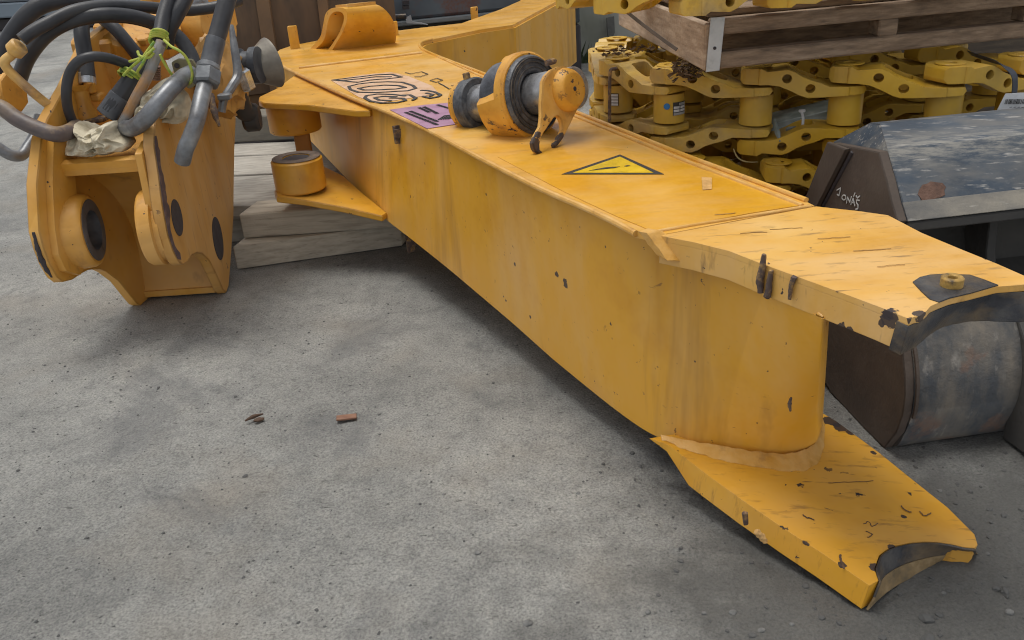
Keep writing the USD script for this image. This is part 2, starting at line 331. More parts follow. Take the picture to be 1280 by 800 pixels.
m_ground = usdkit.material(stage, '/World/Looks/dusty_concrete', {
    'g': ('geometry', {}),
    'n1': ('noise_texture', {'scale': 1.1, 'detail': 6, 'roughness': .6}),
    'r1': ('rgb_ramp', {'ramp': [(.3, (.155, .156, .152)), (.44, (.225, .225, .216)), (.55, (.275, .274, .262)), (.7, (.345, .342, .322))]}),
    'n2': ('noise_texture', {'scale': 16, 'detail': 8, 'roughness': .72}),
    'r2': ('rgb_ramp', {'ramp': [(.3, (.74, .74, .745)), (.5, (.99, .99, .98)), (.72, (1.14, 1.13, 1.1))]}),
    'm1': ('mix_color', {'blend_type': 'multiply', 'fac': 1.0}),
    'mp': ('mapping', {'scale': (1, 2.2, 1), 'rotation': (0, 0, .5)}),
    'n3': ('noise_texture', {'scale': 34, 'detail': 5, 'roughness': .62}),
    'r3': ('map_range', {'from_min': .62, 'from_max': .72, 'clamp': True}),
    'm2': ('mix_color', {'b': (.075, .073, .07)}),
    'n4': ('noise_texture', {'scale': 190, 'detail': 3, 'roughness': .6}),
    'r4': ('rgb_ramp', {'ramp': [(.3, (.58, .58, .58)), (.47, (.97, .97, .97)), (.7, (1.35, 1.34, 1.31))]}),
    'm3': ('mix_color', {'blend_type': 'multiply', 'fac': .8}),
    'n5': ('noise_texture', {'scale': 2.3, 'detail': 4}),
    'r5': ('map_range', {'from_min': .52, 'from_max': .7, 'to_max': .45, 'clamp': True}),
    'm4': ('mix_color', {'b': (.235, .205, .165)}),
    'n6': ('noise_texture', {'scale': 1.7, 'detail': 7, 'roughness': .62, 'distortion': .6}),
    'r6': ('map_range', {'from_min': .55, 'from_max': .63, 'to_max': .5, 'clamp': True}),
    'm6': ('mix_color', {'b': (.12, .122, .125)}),
    'vw': ('noise_texture', {'scale': 5, 'detail': 4}), 'va': ('vector_math', {'math_type': 'multiply_add', 'vector2': (.35, .35, 0)}),
    'vo': ('voronoi_texture', {'feature': 'distance_to_edge', 'scale': 1.15}), 'vr': ('map_range', {'from_min': .0, 'from_max': .006, 'to_min': .22, 'to_max': 0, 'clamp': True}),
    'vn': ('noise_texture', {'scale': 1.9, 'detail': 2}), 'vs': ('map_range', {'from_min': .48, 'from_max': .56, 'clamp': True}), 'vm': ('math', {'math_type': 'multiply'}),
    'm7': ('mix_color', {'b': (.05, .05, .048)}),
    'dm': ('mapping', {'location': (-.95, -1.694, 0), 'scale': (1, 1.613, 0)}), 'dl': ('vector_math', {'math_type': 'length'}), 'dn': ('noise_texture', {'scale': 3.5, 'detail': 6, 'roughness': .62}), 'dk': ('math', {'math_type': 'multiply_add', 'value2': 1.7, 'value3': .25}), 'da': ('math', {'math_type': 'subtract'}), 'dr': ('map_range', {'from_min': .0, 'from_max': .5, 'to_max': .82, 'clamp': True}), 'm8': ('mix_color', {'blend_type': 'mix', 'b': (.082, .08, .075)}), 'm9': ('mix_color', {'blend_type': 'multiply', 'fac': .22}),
    'nb': ('noise_texture', {'scale': 120, 'detail': 5, 'roughness': .7}),
    'b': ('bump', {'strength': .85, 'distance': .009}),
    'p': ('principled_bsdf', {'roughness': .82, 'specular_ior_level': .35})},
    [('g.position', x+'.vector') for x in ('n1', 'n2', 'mp', 'n4', 'n5', 'nb')] + [('mp.vector', 'n3.vector'), ('n1.fac', 'r1.fac'), ('n2.fac', 'r2.fac'), ('r1.color', 'm1.a'), ('r2.color', 'm1.b'), ('n3.fac', 'r3.value'), ('r3.result', 'm2.fac'), ('m1.result', 'm2.a'),
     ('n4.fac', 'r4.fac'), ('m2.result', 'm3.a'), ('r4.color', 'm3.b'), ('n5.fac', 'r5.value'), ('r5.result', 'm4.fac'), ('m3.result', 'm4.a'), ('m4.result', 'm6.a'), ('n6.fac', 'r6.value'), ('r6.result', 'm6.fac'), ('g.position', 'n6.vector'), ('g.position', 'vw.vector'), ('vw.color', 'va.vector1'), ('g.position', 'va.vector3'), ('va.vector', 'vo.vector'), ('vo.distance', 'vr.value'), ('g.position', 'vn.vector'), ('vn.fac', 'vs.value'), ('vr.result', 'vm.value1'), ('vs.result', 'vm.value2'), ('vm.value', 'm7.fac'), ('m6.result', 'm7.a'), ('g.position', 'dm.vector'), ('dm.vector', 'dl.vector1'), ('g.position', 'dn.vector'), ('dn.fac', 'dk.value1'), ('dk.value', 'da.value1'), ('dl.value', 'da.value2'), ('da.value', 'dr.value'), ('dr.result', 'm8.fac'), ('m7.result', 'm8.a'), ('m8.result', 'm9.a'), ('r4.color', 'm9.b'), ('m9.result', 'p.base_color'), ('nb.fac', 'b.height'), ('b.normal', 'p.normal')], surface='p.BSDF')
gm = usdkit.mesh(stage, '/World/ground', (gv, gf), m_ground, smooth=True)
gm.GetPrim().SetCustomDataByKey('kind', 'structure'); gm.GetPrim().SetCustomDataByKey('label', 'grey dusty worn concrete yard under everything')
gz = lambda x, y: float(ground_h(V(x), V(y))[0])

# ------------------------------------------------------------------ far setting: wall, tank, rusty bucket
m_wall = mat('weathered_concrete_wall', (.36, .36, .33), (.25, .25, .225), (.43, .43, .40), rough=.9, nscale=1.6, stretch=(1, 1, .4), bump=.4, bscale=30, streak=((.16, .16, .14), .5, 4, (1, 1, .15)), dust=((.16, .17, .11), .5, 1.6, (1, 1, 1)), bevel=0)
wy = at(735, 74, z=0)[1]
w = T('concrete_wall', 'weathered grey concrete wall behind the track chains, mossy at its foot', 'wall', (2.2, wy+.12, 0))
P(w, 'wall_panel', bbox(V(.55, wy, -.1), V(4.4, .3, 0), V(0, .22, 0), V(0, 0, 3.0), .01), m_wall)
cA, cB = at(763, 20, y=wy-.004), at(764, 62, y=wy-.004)
P(w, 'crack_patch', slab([at(758, 22, y=wy-.006+.0), at(767, 20, y=wy-.006), at(768, 40, y=wy-.006), at(763, 52, y=wy-.006), at(759, 44, y=wy-.006)], V(0, -1, 0), .03), mat('broken_concrete', (.13, .13, .12), rough=.95, nscale=20, bump=.8, bscale=40))
m_weed = usdkit.material(stage, '/World/Looks/weed_green', {'o': ('geometry', {}), 'r': ('rgb_ramp', {'ramp': [(0, (.045, .06, .025)), (.6, (.09, .11, .05)), (1, (.20, .19, .10))]}), 'p': ('principled_bsdf', {'roughness': .7})}, [('o.random_per_island', 'r.fac'), ('r.color', 'p.base_color')], surface='p.BSDF')
wv, wf = [], []
for i in range(520):
    x = at(720, 75, y=wy)[0]+rng.uniform(-.5, .62); b = V(x, wy-rng.uniform(.0, .22), .0); hgt = rng.uniform(.02, .08)*(2.6 if rng.random() < .08 else 1); lean = rng.normal(0, .35, 2)*hgt
    t = b+V(lean[0], lean[1]-.02, hgt); k = len(wv); wd = rng.uniform(.004, .012)
    wv += [b-V(wd, 0, 0), b+V(wd, 0, 0), (b+t)/2+V(wd*.8, 0, .01), (b+t)/2-V(wd*.8, 0, -.01), t]; wf += [[k, k+1, k+2], [k, k+2, k+3], [k+3, k+2, k+4]]
S('wall_weeds', tri(wv, wf), m_weed, 'ragged green weeds and moss along the foot of the concrete wall', 'weeds', kind='stuff', smooth=False)

m_tank = mat('blue_grey_tank_paint', (.085, .105, .125), (.055, .07, .085), (.12, .145, .165), rough=.6, nscale=3, bump=.2, rust=(2.2, .50, (.15, .055, .03)), rustamt=.8, bevel=0)
ty = 6.3
t0 = at(478, 40, y=ty); t1 = at(708, 0, y=ty+.5); ex = V(t1[0]-t0[0]+.1, .45, 0)
tk = T('steel_skip', 'blue grey steel skip with rust patches behind the boom', 'skip', (t0[0]+ex[0]/2, ty+.6, 0))
zl = at(540, 24, y=ty)[2]
P(tk, 'body', bbox(V(t0[0], ty, zl), ex, V(-.08, 1.1, 0), V(0, 0, 1.2), .02), m_tank)
P(tk, 'ledge', bbox(V(t0[0]-.02, ty-.05, zl-.035), ex, V(-.08, 1.2, 0), V(0, 0, .033), .006), mat('ledge_paint', (.17, .19, .2), rough=.5, nscale=6))
P(tk, 'base_rail', bbox(V(t0[0], ty+.06, zl-.15), ex, V(-.07, 1.0, 0), V(0, 0, .112), .01), mat('base_rail_paint', (.05, .06, .07), rough=.6, nscale=6))
P(tk, 'runner', bbox(V(t0[0], ty+.02, .0), ex, V(-.07, .9, 0), V(0, 0, zl-.16), .01), m_dark)
fz = at(510, 30, y=ty-.1)
P(tk, 'hook_bracket', slab([at(507, 22, y=ty-.06), at(513, 19, y=ty-.06), at(515, 27, y=ty-.06), at(527, 29, y=ty-.06), at(535, 31, y=ty-.06), at(508, 29, y=ty-.06)], V(0, 1, 0), .03), mat('pale_bracket', (.38, .39, .4), rough=.5))
P(tk, 'hook_pin', tube([at(490, 21, y=ty-.12), at(508, 20, y=ty-.12)], .018, smooth=False), m_bare)
for k, q in enumerate(((507, 3), (507, 9))):
    P(tk, 'hinge_block', box(at(*q, y=ty-.03), V(1, .2, 0), V(-.2, 1, 0), V(0, 0, 1), .045, .06, .025), m_dark)

m_rustbk = mat('brown_rusty_steel', (.075, .048, .03), (.045, .03, .02), (.115, .072, .042), rough=.62, metal=.15, nscale=4, stretch=(3, 3, .6), bump=.2, bscale=40, dust=((.14, .09, .05), .5, 4, (3, 3, .8)), bevel=0)
m_rustlt = mat('brown_rib_steel', (.13, .075, .035), rough=.6, nscale=6, bump=.2)
by = 4.75
b0, b1 = at(292, 80, y=by), at(500, 60, y=by+.35)
bk = T('rusty_loading_bucket', 'big brown rusty bucket shell with upright ribs behind the boom knuckle', 'bucket', ((b0[0]+b1[0])/2, by+.4, 0))
arc = lambda o, s=0: [o+V(0, .50*(1-math.cos(a))+s, .12+1.5*math.sin(a)*.82) for a in np.linspace(0, 1.25, 14)]
dx = V(b1[0]-b0[0], .35, 0)
o0 = V(b0[0]-.15, by, .22)
P(bk, 'shell', ruled(np.array(arc(o0)), np.array(arc(o0+dx*1.15)), .03), m_rustbk)
for uu, w2 in ((334, .07), (403, .055)):
    fr = (at(uu, 40, y=by+.1)[0]-o0[0])/dx[0]; q0 = o0+dx*fr
    P(bk, 'rib', ruled(np.array(arc(q0-V(w2/2, .03, 0))), np.array(arc(q0+V(w2/2, -.03, 0))), .03), m_rustlt)
P(bk, 'cutting_edge', bbox(o0+V(0, -.02, .03), dx*1.15, V(0, .08, 0), V(0, 0, .09), .008), m_rustlt)
P(bk, 'floor_plate', bbox(o0+V(0, .1, -.2), dx*1.15, V(0, 1.2, 0), V(0, 0, .03), .008), m_dark)
P(bk, 'side_wall', bbox(o0+V(-.03, .02, -.19), V(.03, 0, 0), V(0, 1.2, 0), V(0, 0, 1.2), .006), m_rustbk)
for q, hh in (((365, 52), 22), ((491, 35), 14), ((593, 18), 10)):
    a = top(q[0], q[1]+12 if hh > 10 else q[1]+4)+V(0, .07, 0)
    S('yellow_tab', bbox(a-V(.022, 0, .30), V(.044, .01, 0), V(0, .03, 0), V(0, 0, .30+hh*.0052), .004), m_yellow, {22: 'short yellow steel upright behind the rounded knuckle corner', 14: 'short yellow steel upright right of the cable arch', 10: 'smallest yellow steel upright in front of the blue grey skip'}[hh], 'post')

m_far = mat('far_grey_metal', (.22, .235, .25), (.17, .18, .195), (.27, .285, .3), rough=.45, nscale=.8, bump=.05, bevel=0)
fy = at(60, 40, z=0)[1]
fa, fb = at(-120, 47, z=0), at(330, 27, z=0)
dw = V(fb[0]-fa[0], fb[1]-fa[1], 0)
fc = T('grey_container', 'smooth grey steel container far behind the hoses', 'container', (*(fa+dw/2)[:2], 0))
nrm = unit(np.cross(dw, V(0, 0, 1)))
P(fc, 'side_panel', bbox(fa-nrm*.25+V(0, 0, .42), dw, -nrm*2.4, V(0, 0, 2.4), .03), m_far)
P(fc, 'bottom_rail', bbox(fa-nrm*.18+V(0, 0, .2), dw, -nrm*2.4, V(0, 0, .21), .02), mat('container_rail', (.16, .2, .24), rough=.5, nscale=2))
P(fc, 'skid', bbox(fa-nrm*.3, dw, -nrm*2.2, V(0, 0, .19), .02), m_dark)

# ------------------------------------------------------------------ planks and timbers under the knuckle
def zpl(u, v, z): return at(u, v, z=z)
def beam(name, pts, dz, m, label, cat='timber'):
    """pts: the near-left, near-right corners of the top face, then the depth vector"""
    a, b, dep = pts; return S(name, bbox(a-V(0, 0, dz), b-a, dep, V(0, 0, dz), .005), m, label, cat)
zt1 = .095
a, b = zpl(290, 309, zt1), zpl(500, 280, zt1)
beam('timber', (a, b, V(.03, .17, 0)), zt1-.004, m_timber, 'lower grey weathered beam lying on the concrete under the boom knuckle')
a2, b2 = zpl(298, 268, .195), zpl(492, 254, .195)
beam('timber', (a2, b2, V(.03, .16, 0)), .097, m_timber, 'upper grey weathered beam with a dark knot carrying the boom lug')
zb = .185
for k, (u0, v0, u1, v1, dp, lab) in enumerate(((286, 256, 440, 252, .36, 'grey plank just behind the upper beam, lying flat'), (288, 217, 430, 213, .34, 'middle flat grey plank behind the two beams'), (290, 193, 430, 190, .33, 'farthest flat grey plank, below the dark cross timber'))):
    a, b = zpl(u0, v0, zb), zpl(u1, v1, zb); dpt = zpl(u0, [218, 194, 178][k], zb)-a; dpt[2] = 0
    S('plank', bbox(a-V(.25, 0, .045+.002*k), b-a+V(.25, 0, 0), dpt*.97, V(0, 0, .045+.003*k), .004), m_plank, lab, 'plank')
for k, (yy) in enumerate((3.32, 3.95)):
    S('bearer', bbox(V(-1.45, yy, 0), V(1.2, .02, 0), V(0, .1, 0), V(0, 0, .135), .004), m_plank, ['grey wooden bearer under the nearest flat plank', 'grey wooden bearer under the farthest flat plank'][k], 'bearer')
a, b = zpl(290, 178, .19), zpl(420, 172, .19)
S('timber', bbox(a+V(-.2, 0, 0), b-a+V(.2, 0, 0), V(0, .18, 0), V(0, 0, .13), .006), mat('dark_grey_timber', (.17, .16, .135), rough=.9, nscale=6, stretch=(2, 8, 8), bump=.4), 'dark grey cross timber behind the flat planks, left of the boom lug', 'timber')

# ------------------------------------------------------------------ the boom
boom = T('excavator_boom', 'long yellow excavator boom section lying on its side with a torch-cut forked end', 'boom', (.1, 2.2, 0))
near = [(342, 69), (346, 75), (356, 82), (372, 90), (430, 116), (487, 139), (535, 160), (590, 189), (631, 210), (680, 234), (725, 253), (766, 272), (796, 288)]
far = [(1018, 257), (1008, 252), (930, 223), (860, 197), (790, 169), (720, 141), (660, 115), (600, 91), (560, 76), (536, 66), (526, 60), (525, 55), (530, 52), (540, 49.5), (600, 37), (641, 31), (697, 1), (716, -10)]
back = [(660, -8), (650, 1), (625, 12), (577, 29), (532, 34), (495, 38.5), (440, 45), (395, 51), (365, 57), (350, 62)]
out_top = [top(*q) for q in near+[(822, 294.5)]+far+back]
P(boom, 'top_plate', slab(out_top, TOPN, -.016), m_boomtop)
# near side face, bent round the knuckle corner, and its continuation under the fork
nearT = np.array([top(*q) for q in near])
nb = [(480, 274), (515, 301), (560, 337), (600, 371), (640, 405), (680, 441), (720, 477), (760, 511), (803, 547)]
nearB = np.array([bot(*q) for q in nb])
dirB = unit(nearB[2]-nearB[0])
pre = []
for q in nearT[:5][::1]:
    s = np.array([q[0], q[1], 0]); s[2] = (BOT[1]-BOTN[0]*q[0]-BOTN[1]*q[1])/BOTN[2]; pre.append(s)
nearB = np.vstack([pre[:4], nearB])
inn = lambda L, d: [np.asarray(q)+V(.5, .5, 0)*d for q in L]
A = resample(nearT[3:]-TOPN*.016, 40); B = resample(nearB[3:], 40)
A = np.vstack([nearT[:3]-TOPN*.016, A]); B = np.vstack([nearB[:3], B])
TH = .057
def sideb(u, dz):                                                   # where the side face meets the level dz above the bottom plate
    lo, hi = 380., 640.
    for _ in range(40):
        v = (lo+hi)/2; lo, hi = (v, hi) if BOTN@side(u, v)-BOT[1] > dz else (lo, v)
    return side(u, v)
A2 = [A[-1], top(812, 298, -.03), top(832, 310, -.05), top(862, 325, -TH+.004), top(905, 344, -TH+.004), top(950, 363, -TH+.004), top(985, 379, -TH+.004), top(1008, 390, -TH+.004), top(1021, 397, -TH+.004), top(1028, 400, -TH+.004), top(1033, 394, -TH+.004), top(1036, 384, -TH+.004)]
B2 = [B[-1], (B[-1]*.62+bot(846, 550, .05)*.38), (B[-1]*.28+bot(846, 550, .05)*.72), bot(868, 556, .05), bot(910, 562, .05), bot(955, 569, .05), bot(985, 570, .05), bot(1003, 567, .05), bot(1014, 562, .05), bot(1020, 556, .05), bot(1024, 545, .05), bot(1027, 532, .05)]
A3, B3 = spline(A2, 7), spline(B2, 7)
A4, B4 = np.vstack([A[:-1], A3]), np.vstack([B[:-1], B3]); nj = len(A)-1
for it in range(60):
    for Q_ in (A4, B4):
        Q_[nj-5:nj+9] += .5*((Q_[nj-6:nj+8]+Q_[nj-4:nj+10])/2-Q_[nj-5:nj+9])
P(boom, 'side_plate', skin(A4+V(.003, .003, 0), B4+V(.003, .003, 0), -.016, 12), m_boomside, smooth=40)
# hidden far face and bottom plate, the same outline as above
downto = lambda q, dz=0: V(q[0], q[1], (BOT[1]+dz-BOTN[0]*q[0]-BOTN[1]*q[1])/BOTN[2])
farT = np.array([top(*q) for q in far]); farA = farT-TOPN*.016; farB = np.array([downto(q) for q in farT])
P(boom, 'inner_side_plate', ruled(farA, farB, .014), m_boomside)
backT = np.array([top(*q) for q in back+[(342, 69)]])
P(boom, 'back_plate', ruled(backT-TOPN*.016, np.array([downto(q) for q in backT]), .014), m_yellow)
endT = np.array([top(716, -10), top(690, -9), top(660, -8)])
P(boom, 'arm_end_plate', ruled(endT-TOPN*.016, np.array([downto(q) for q in endT]), .014), m_yellow)
P(boom, 'bottom_plate', slab([downto(q, .014) for q in [q_+V(.012, .008, 0) for q_ in nearB[:-1]]+[farT[0]]+list(farT[1:])+list(backT[:-1])], BOTN, -.014), m_yellow)
P(boom, 'edge_strip', tube([top(*q)+TOPN*.003 for q in far[1:14]], .006, n=6, sides=8), m_boomtop)
P(boom, 'edge_weld', tube([top(*q)-V(.002, .002, .006) for q in near], .007, n=4, sides=8), m_weld)
strip = [top(527, 62), top(600, 95), top(720, 146), top(860, 203), top(1003, 258)]
P(boom, 'edge_strip', tube([q+TOPN*.001 for q in strip], .005, n=6, sides=8), m_weld)
# upper fork plate with its torch-cut bore
bx = [(1137, 399), (1143, 396), (1150, 395), (1158, 389), (1163, 383), (1174, 378), (1187, 373), (1213, 367), (1246, 358.5), (1280, 356), (1330, 358), (1382, 368), (1400, 372), (1400, 366), (1345, 366)]
bxs = [(u-(1262-u)*.055-(2 if k else 0), v-(432-v)*.10-2) for k, (u, v) in enumerate(bx[:11])]; bxs[0] = (1128, 395.5)
up_out = [(824, 294.5), (868, 303), (912, 314), (945, 327), (994, 345), (1060, 369), (1100, 384)] + bxs + [(1342, 362), (1300, 348), (1280, 344.5), (1247, 330), (1200, 311), (1152, 291), (1110, 269), (1075, 264), (1020, 258)]
upT = np.array([top(*q, .002) for q in up_out])
up_exact = up_out[:7]+bx[:11]+up_out[7+len(bxs):]
P(boom, 'fork_plate', cat_(slab([top(*q, .002) for q in up_exact], TOPN, -.011), slab([q-TOPN*.0112 for q in upT], TOPN, -(TH-.0112))), m_forktop, 'upper fork plate with a torch-cut bore')
boreT = np.array([top(*q, .002) for q in bx[:12]])
lowpx = [(1126, 443), (1133, 440), (1142, 435), (1152, 427), (1161, 419), (1174, 411), (1187, 406), (1205, 402.5), (1225, 401), (1250, 401.5), (1285, 403), (1330, 412)]
boreL = np.array([at(*q, pl=(TOPN, TOP[1]-TH-.002)) for q in lowpx])
wobl = lambda q, sd_: q + (meshkit.fbm(q*45, 3, sd_)-.5)[:, None]*V(.006, .006, .003)
_t = skin(resample(boreT, 12), resample(boreL, 12), .01, 2); _c = _t.vertices[len(_t.vertices)//2:].mean(0)-_t.vertices[:len(_t.vertices)//2].mean(0)
BT = -1.0 if _c@(boreT.mean(0)-top(1262, 432)) < 0 else 1.0
P(boom, 'bore_lining', skin(wobl(resample(boreT, 48)-TOPN*.0115, 1), wobl(resample(boreL, 48), 2), BT*.020, 5), m_bare, 'raw torch-cut steel inside the upper bore')
bare = [(1141, 352), (1150, 346), (1163, 343), (1181, 342), (1212, 343), (1230, 349), (1248, 356), (1213, 366), (1187, 372), (1174, 377), (1162, 373), (1152, 364)]
P(boom, 'bare_patch', slab([top(*q, .004) for q in bare], TOPN, -.002), m_bare)
rc = top(1189, 358, .002)
gbs = P(boom, 'grease_boss', ring(rc, rc+TOPN*.017, .0075, .017, 28, .002), mat('brassy_boss', (.42, .26, .07), (.12, .09, .06), (.55, .36, .12), rough=.4, metal=.3, nscale=60, bump=.2))
P(gbs, 'boss_hole', cyl(rc+TOPN*.002, rc+TOPN*.008, .0078), m_dark)
# lower fork plate, resting on the concrete with its tip
lo_out = [(812, 548), (835, 556), (882, 592), (929, 626), (985, 664), (1030, 693), (1087, 732), (1098, 726), (1093, 711), (1099, 694), (1108, 687), (1120, 682), (1137, 678.5), (1154, 677), (1171, 677.5), (1188, 680), (1205, 684), (1218, 685), (1222, 681), (1218, 668), (1184, 634), (1141, 600), (1099, 566), (1065, 541), (1046, 527), (1029, 517), (1029, 510)]
TB = .055
_lp = man(slab([bot(*q, TB) for q in lo_out], BOTN, -TB)); _c0 = bot(811, 547.5, TB); _tn = unit(np.cross(bot(1029, 505, TB)-_c0, bot(859, 607, 0)-_c0)); _mid = np.mean([bot(*q, TB/2) for q in lo_out], axis=0)
_tn = _tn if _tn@(_mid-_c0) > 0 else -_tn
P(boom, 'fork_plate', unman(_lp.trim_by_plane([float(x_) for x_ in _tn], float(_tn@_c0))), m_forklow, 'lower fork plate with a torch-cut bore, its tip on the concrete')
lb = [(1093, 735), (1098, 726), (1093, 711), (1099, 694), (1108, 687), (1120, 682), (1137, 678.5), (1154, 677), (1171, 677.5), (1188, 680), (1205, 684), (1218, 685)]
lbT = np.array([bot(*q, TB) for q in lb[1:]]); lbB = np.array([bot(*q, 0) for q in ((1082, 762), (1092, 752), (1105, 741), (1120, 731), (1135, 723), (1150, 716), (1165, 709), (1180, 703), (1195, 698), (1210, 694), (1220, 690))])
P(boom, 'bore_lining', ruled(resample(lbT, 26)+V(0, -.003, .001), resample((lbT+lbB)/2+0, 26)+V(0, -.004, 0), .004), m_bare, 'bare steel inside the lower bore')
P(boom, 'bore_step', ruled(resample((lbT+lbB)/2, 26)+V(0, -.005, 0), resample(lbB, 26)+V(0, -.001, .002), .004), mat('rusty_bore_step', (.22, .15, .07), (.12, .09, .05), (.34, .25, .14), rough=.8, nscale=30, bump=.4, bscale=120))
# welds where the fork plates meet the box
wu = resample([bot(826, 543, TB+.006), bot(868, 551, TB+.012), bot(910, 559, TB+.014), bot(950, 565, TB+.014), bot(985, 567, TB+.014), bot(1005, 563, TB+.014), bot(1018, 555, TB+.014), bot(1025, 538, TB+.012), bot(1028, 520, TB+.006)], 60)
wo = resample([bot(828, 550, TB+.001), bot(868, 566, TB+.001), bot(910, 577, TB+.001), bot(950, 585, TB+.001), bot(985, 589.5, TB+.001), bot(1008, 588, TB+.001), bot(1024, 578, TB+.001), bot(1030, 558, TB+.001), bot(1031, 530, TB+.001)], 60)
wj = lambda q, a_, sd_: q+(meshkit.fbm(q*60, 2, sd_)-.5)[:, None]*V(a_, a_, a_*.6)
P(boom, 'weld_band', skin(wj(wu, .006, 5), wj(wo, .010, 6), -.012, 4), m_weld)
wl = [side(797, 289, .004), side(808, 291, .006), fe(824, 295)-nf0*-.004, fe(840, 305)-nf0*-.004, fe(856, 326)-nf0*-.003, fe(846, 324)-nf0*-.002, side(834, 326, -.012), side(822, 319, -.008), side(810, 304, -.004)]
wm = unman(m3.Manifold.hull_points(np.vstack([wl, np.array(wl)-SIDEN*.025]).astype(np.float32)).refine_to_length(.006)); _wv = np.array(wm.vertices); wm = tri(_wv+SIDEN*((meshkit.fbm(_wv*70, 3, 8)-.5)*.007)[:, None], wm.faces)
P(boom, 'weld_bead', wm, m_weld)
P(boom, 'weld_bead', tube([top(812, 291, .001), top(870, 281, .001), top(945, 269, .001), top(1014, 257.5, .001)], .004, sides=8, wob=.1), m_weld)
# burrs left by cut-off brackets
def tab(q, w, hgt, t, n, m, lab=None, tilt=.15):
    X = unit(np.cross(V(0, 0, 1), n)); c = np.asarray(q)+n*t*.5
    return P(boom, 'cut_bracket', cat_(box(c, unit(X+V(0, 0, tilt)), n, unit(V(0, 0, 1)-X*tilt), w, t, hgt), box(c+X*w*.7+V(0, 0, hgt*.1), unit(X), n, V(0, 0, 1), w*.5, t*1.3, hgt*.5)), m, lab)
m_burr = mat('rusty_burr', (.10, .065, .05), (.05, .035, .035), (.42, .25, .08), rough=.7, nscale=60, bump=.3)
tab(side(502, 167, -.004), .018, .058, .026, SIDEN, m_burr, tilt=.1); tab(side(517, 303, -.004), .016, .062, .026, SIDEN, m_burr, tilt=.1)
nf = FORKN if FORKN@V(-1, -1, 0) > 0 else -FORKN
fl = lambda pts, r: tube(pts, r, sides=8, wob=.15)
P(boom, 'burnt_weld', fl([fe(955, 318), fe(953, 335), fe(950, 350), fe(951, 366)], [.004, .006, .007, .005]), m_burr)
P(boom, 'burnt_weld', fl([fe(964, 338), fe(962, 350), fe(960, 367), fe(958, 371)], [.004, .005, .006, .006]), m_burr)
P(boom, 'burnt_weld', fl([fe(993, 346), fe(989, 357), fe(987, 374)], [.005, .004, .003]), m_burr)
P(boom, 'burnt_weld', fl([bot(931, 641, .055), bot(932, 655, .03)], [.006, .005]), m_burr)
P(boom, 'burnt_weld', fl([bot(945, 664, .05), bot(952, 671, .04), bot(957, 678, .03)], [.006, .007, .005]), mat('pale_burr', (.55, .33, .12), rough=.6, nscale=40))
P(boom, 'burnt_weld', fl([at(989, 497, pl=(SIDEN, SIDEN@B2[4])), at(987, 505, pl=(SIDEN, SIDEN@B2[4])), at(988, 514, pl=(SIDEN, SIDEN@B2[4]))], [.002, .004, .002]), m_burr)
m_scr = mat('dark_scratch', (.10, .055, .03), (.05, .03, .025), (.2, .11, .05), rough=.7, nscale=80, bump=0, bevel=0)
_rs = random.Random(12)
def scratch(pts, w, f, n):
    q = spline([f(*p_) for p_ in pts], 5); q = q+np.array([[_rs.uniform(-.0012, .0012) for _ in range(3)] for _ in q]); P(boom, 'scratch', ribbon(q, n, w, .0007), m_scr)
bt = lambda u, v: bot(u, v, TB+.0006)
tp = lambda u, v: top(u, v, .0026)
for pts, w in (([(1004, 644), (1009, 647.5), (1013, 648), (1018, 650.5)], .0024), ([(1050, 694), (1052, 702), (1055, 710)], .004), ([(1126, 633), (1133, 639), (1138, 641)], .0025), ([(1080, 655), (1086, 652), (1090, 658), (1097, 654)], .0015), ([(1036, 604), (1060, 602.6), (1092, 601.4)], .0011), ([(1082, 664), (1090, 668), (1085, 672)], .0015), ([(1150, 640), (1155, 645), (1163, 642)], .002)): scratch(pts, w, bt, BOTN)
m_scr = mat('faint_scratch', (.36, .20, .06), (.26, .14, .045), (.44, .27, .1), rough=.6, nscale=80, bump=0, bevel=0)
for pts, w in (([(893, 268), (905, 267.4), (919, 266)], .002), ([(962, 287), (985, 285.4), (1003, 284.6)], .0016), ([(1022, 299), (1045, 297.6), (1062, 296.4)], .0016), ([(1068, 314), (1090, 312.6), (1114, 311)], .0018), ([(925, 292), (944, 290.6), (958, 290.2)], .0014), ([(1096, 334), (1116, 332), (1131, 331.2)], .0014)): scratch(pts, w, tp, TOPN)
# cylinder lugs: two flat ears with bushings and a rod between
lug_px = [(372, 91), (345, 111), (324, 121), (323, 126), (330, 129), (385, 131.5), (445, 139), (462, 138.5), (470, 133), (430, 114)]
P(boom, 'lug', slab([top(*q, -.022) for q in lug_px], TOPN, -.022, ch=.003), m_yellow)
low_px = [(343, 238), (346, 246), (380, 250), (430, 259), (478, 270), (484, 266), (452, 240), (430, 220), (400, 205), (365, 215)]
LZ = .028
P(boom, 'lug', slab([bot(*q, LZ) for q in low_px], BOTN, -.022, ch=.003), m_yellow)
uc = top(364, 127, -.046); ub = uc-V(0, 0, .115); r1 = .103
P(boom, 'bushing', lathe([(r1-.006, 0), (r1, -.006), (r1, -.110), (r1-.006, -.116), (.05, -.116), (.05, 0)], uc, V(0, 0, 1), 44), m_yellow)
lc = bot(377, 236, LZ); r2 = .094
lowb = P(boom, 'bushing', lathe([(r2-.006, 0), (r2, .006), (r2, .112), (r2-.008, .120), (.05, .120), (.05, 0)], lc, V(0, 0, 1), 44), m_yellow)
P(lowb, 'bushing_face', ring(lc+V(0, 0, .1205), lc+V(0, 0, .1225), .05, r2-.006, 44, .0005), mat('dark_worn_face', (.12, .09, .07), (.07, .05, .045), (.2, .14, .1), rough=.6, nscale=30))
P(lowb, 'bushing_hole', cyl(lc+V(0, 0, .03), lc+V(0, 0, .1185), .0503), m_dark)
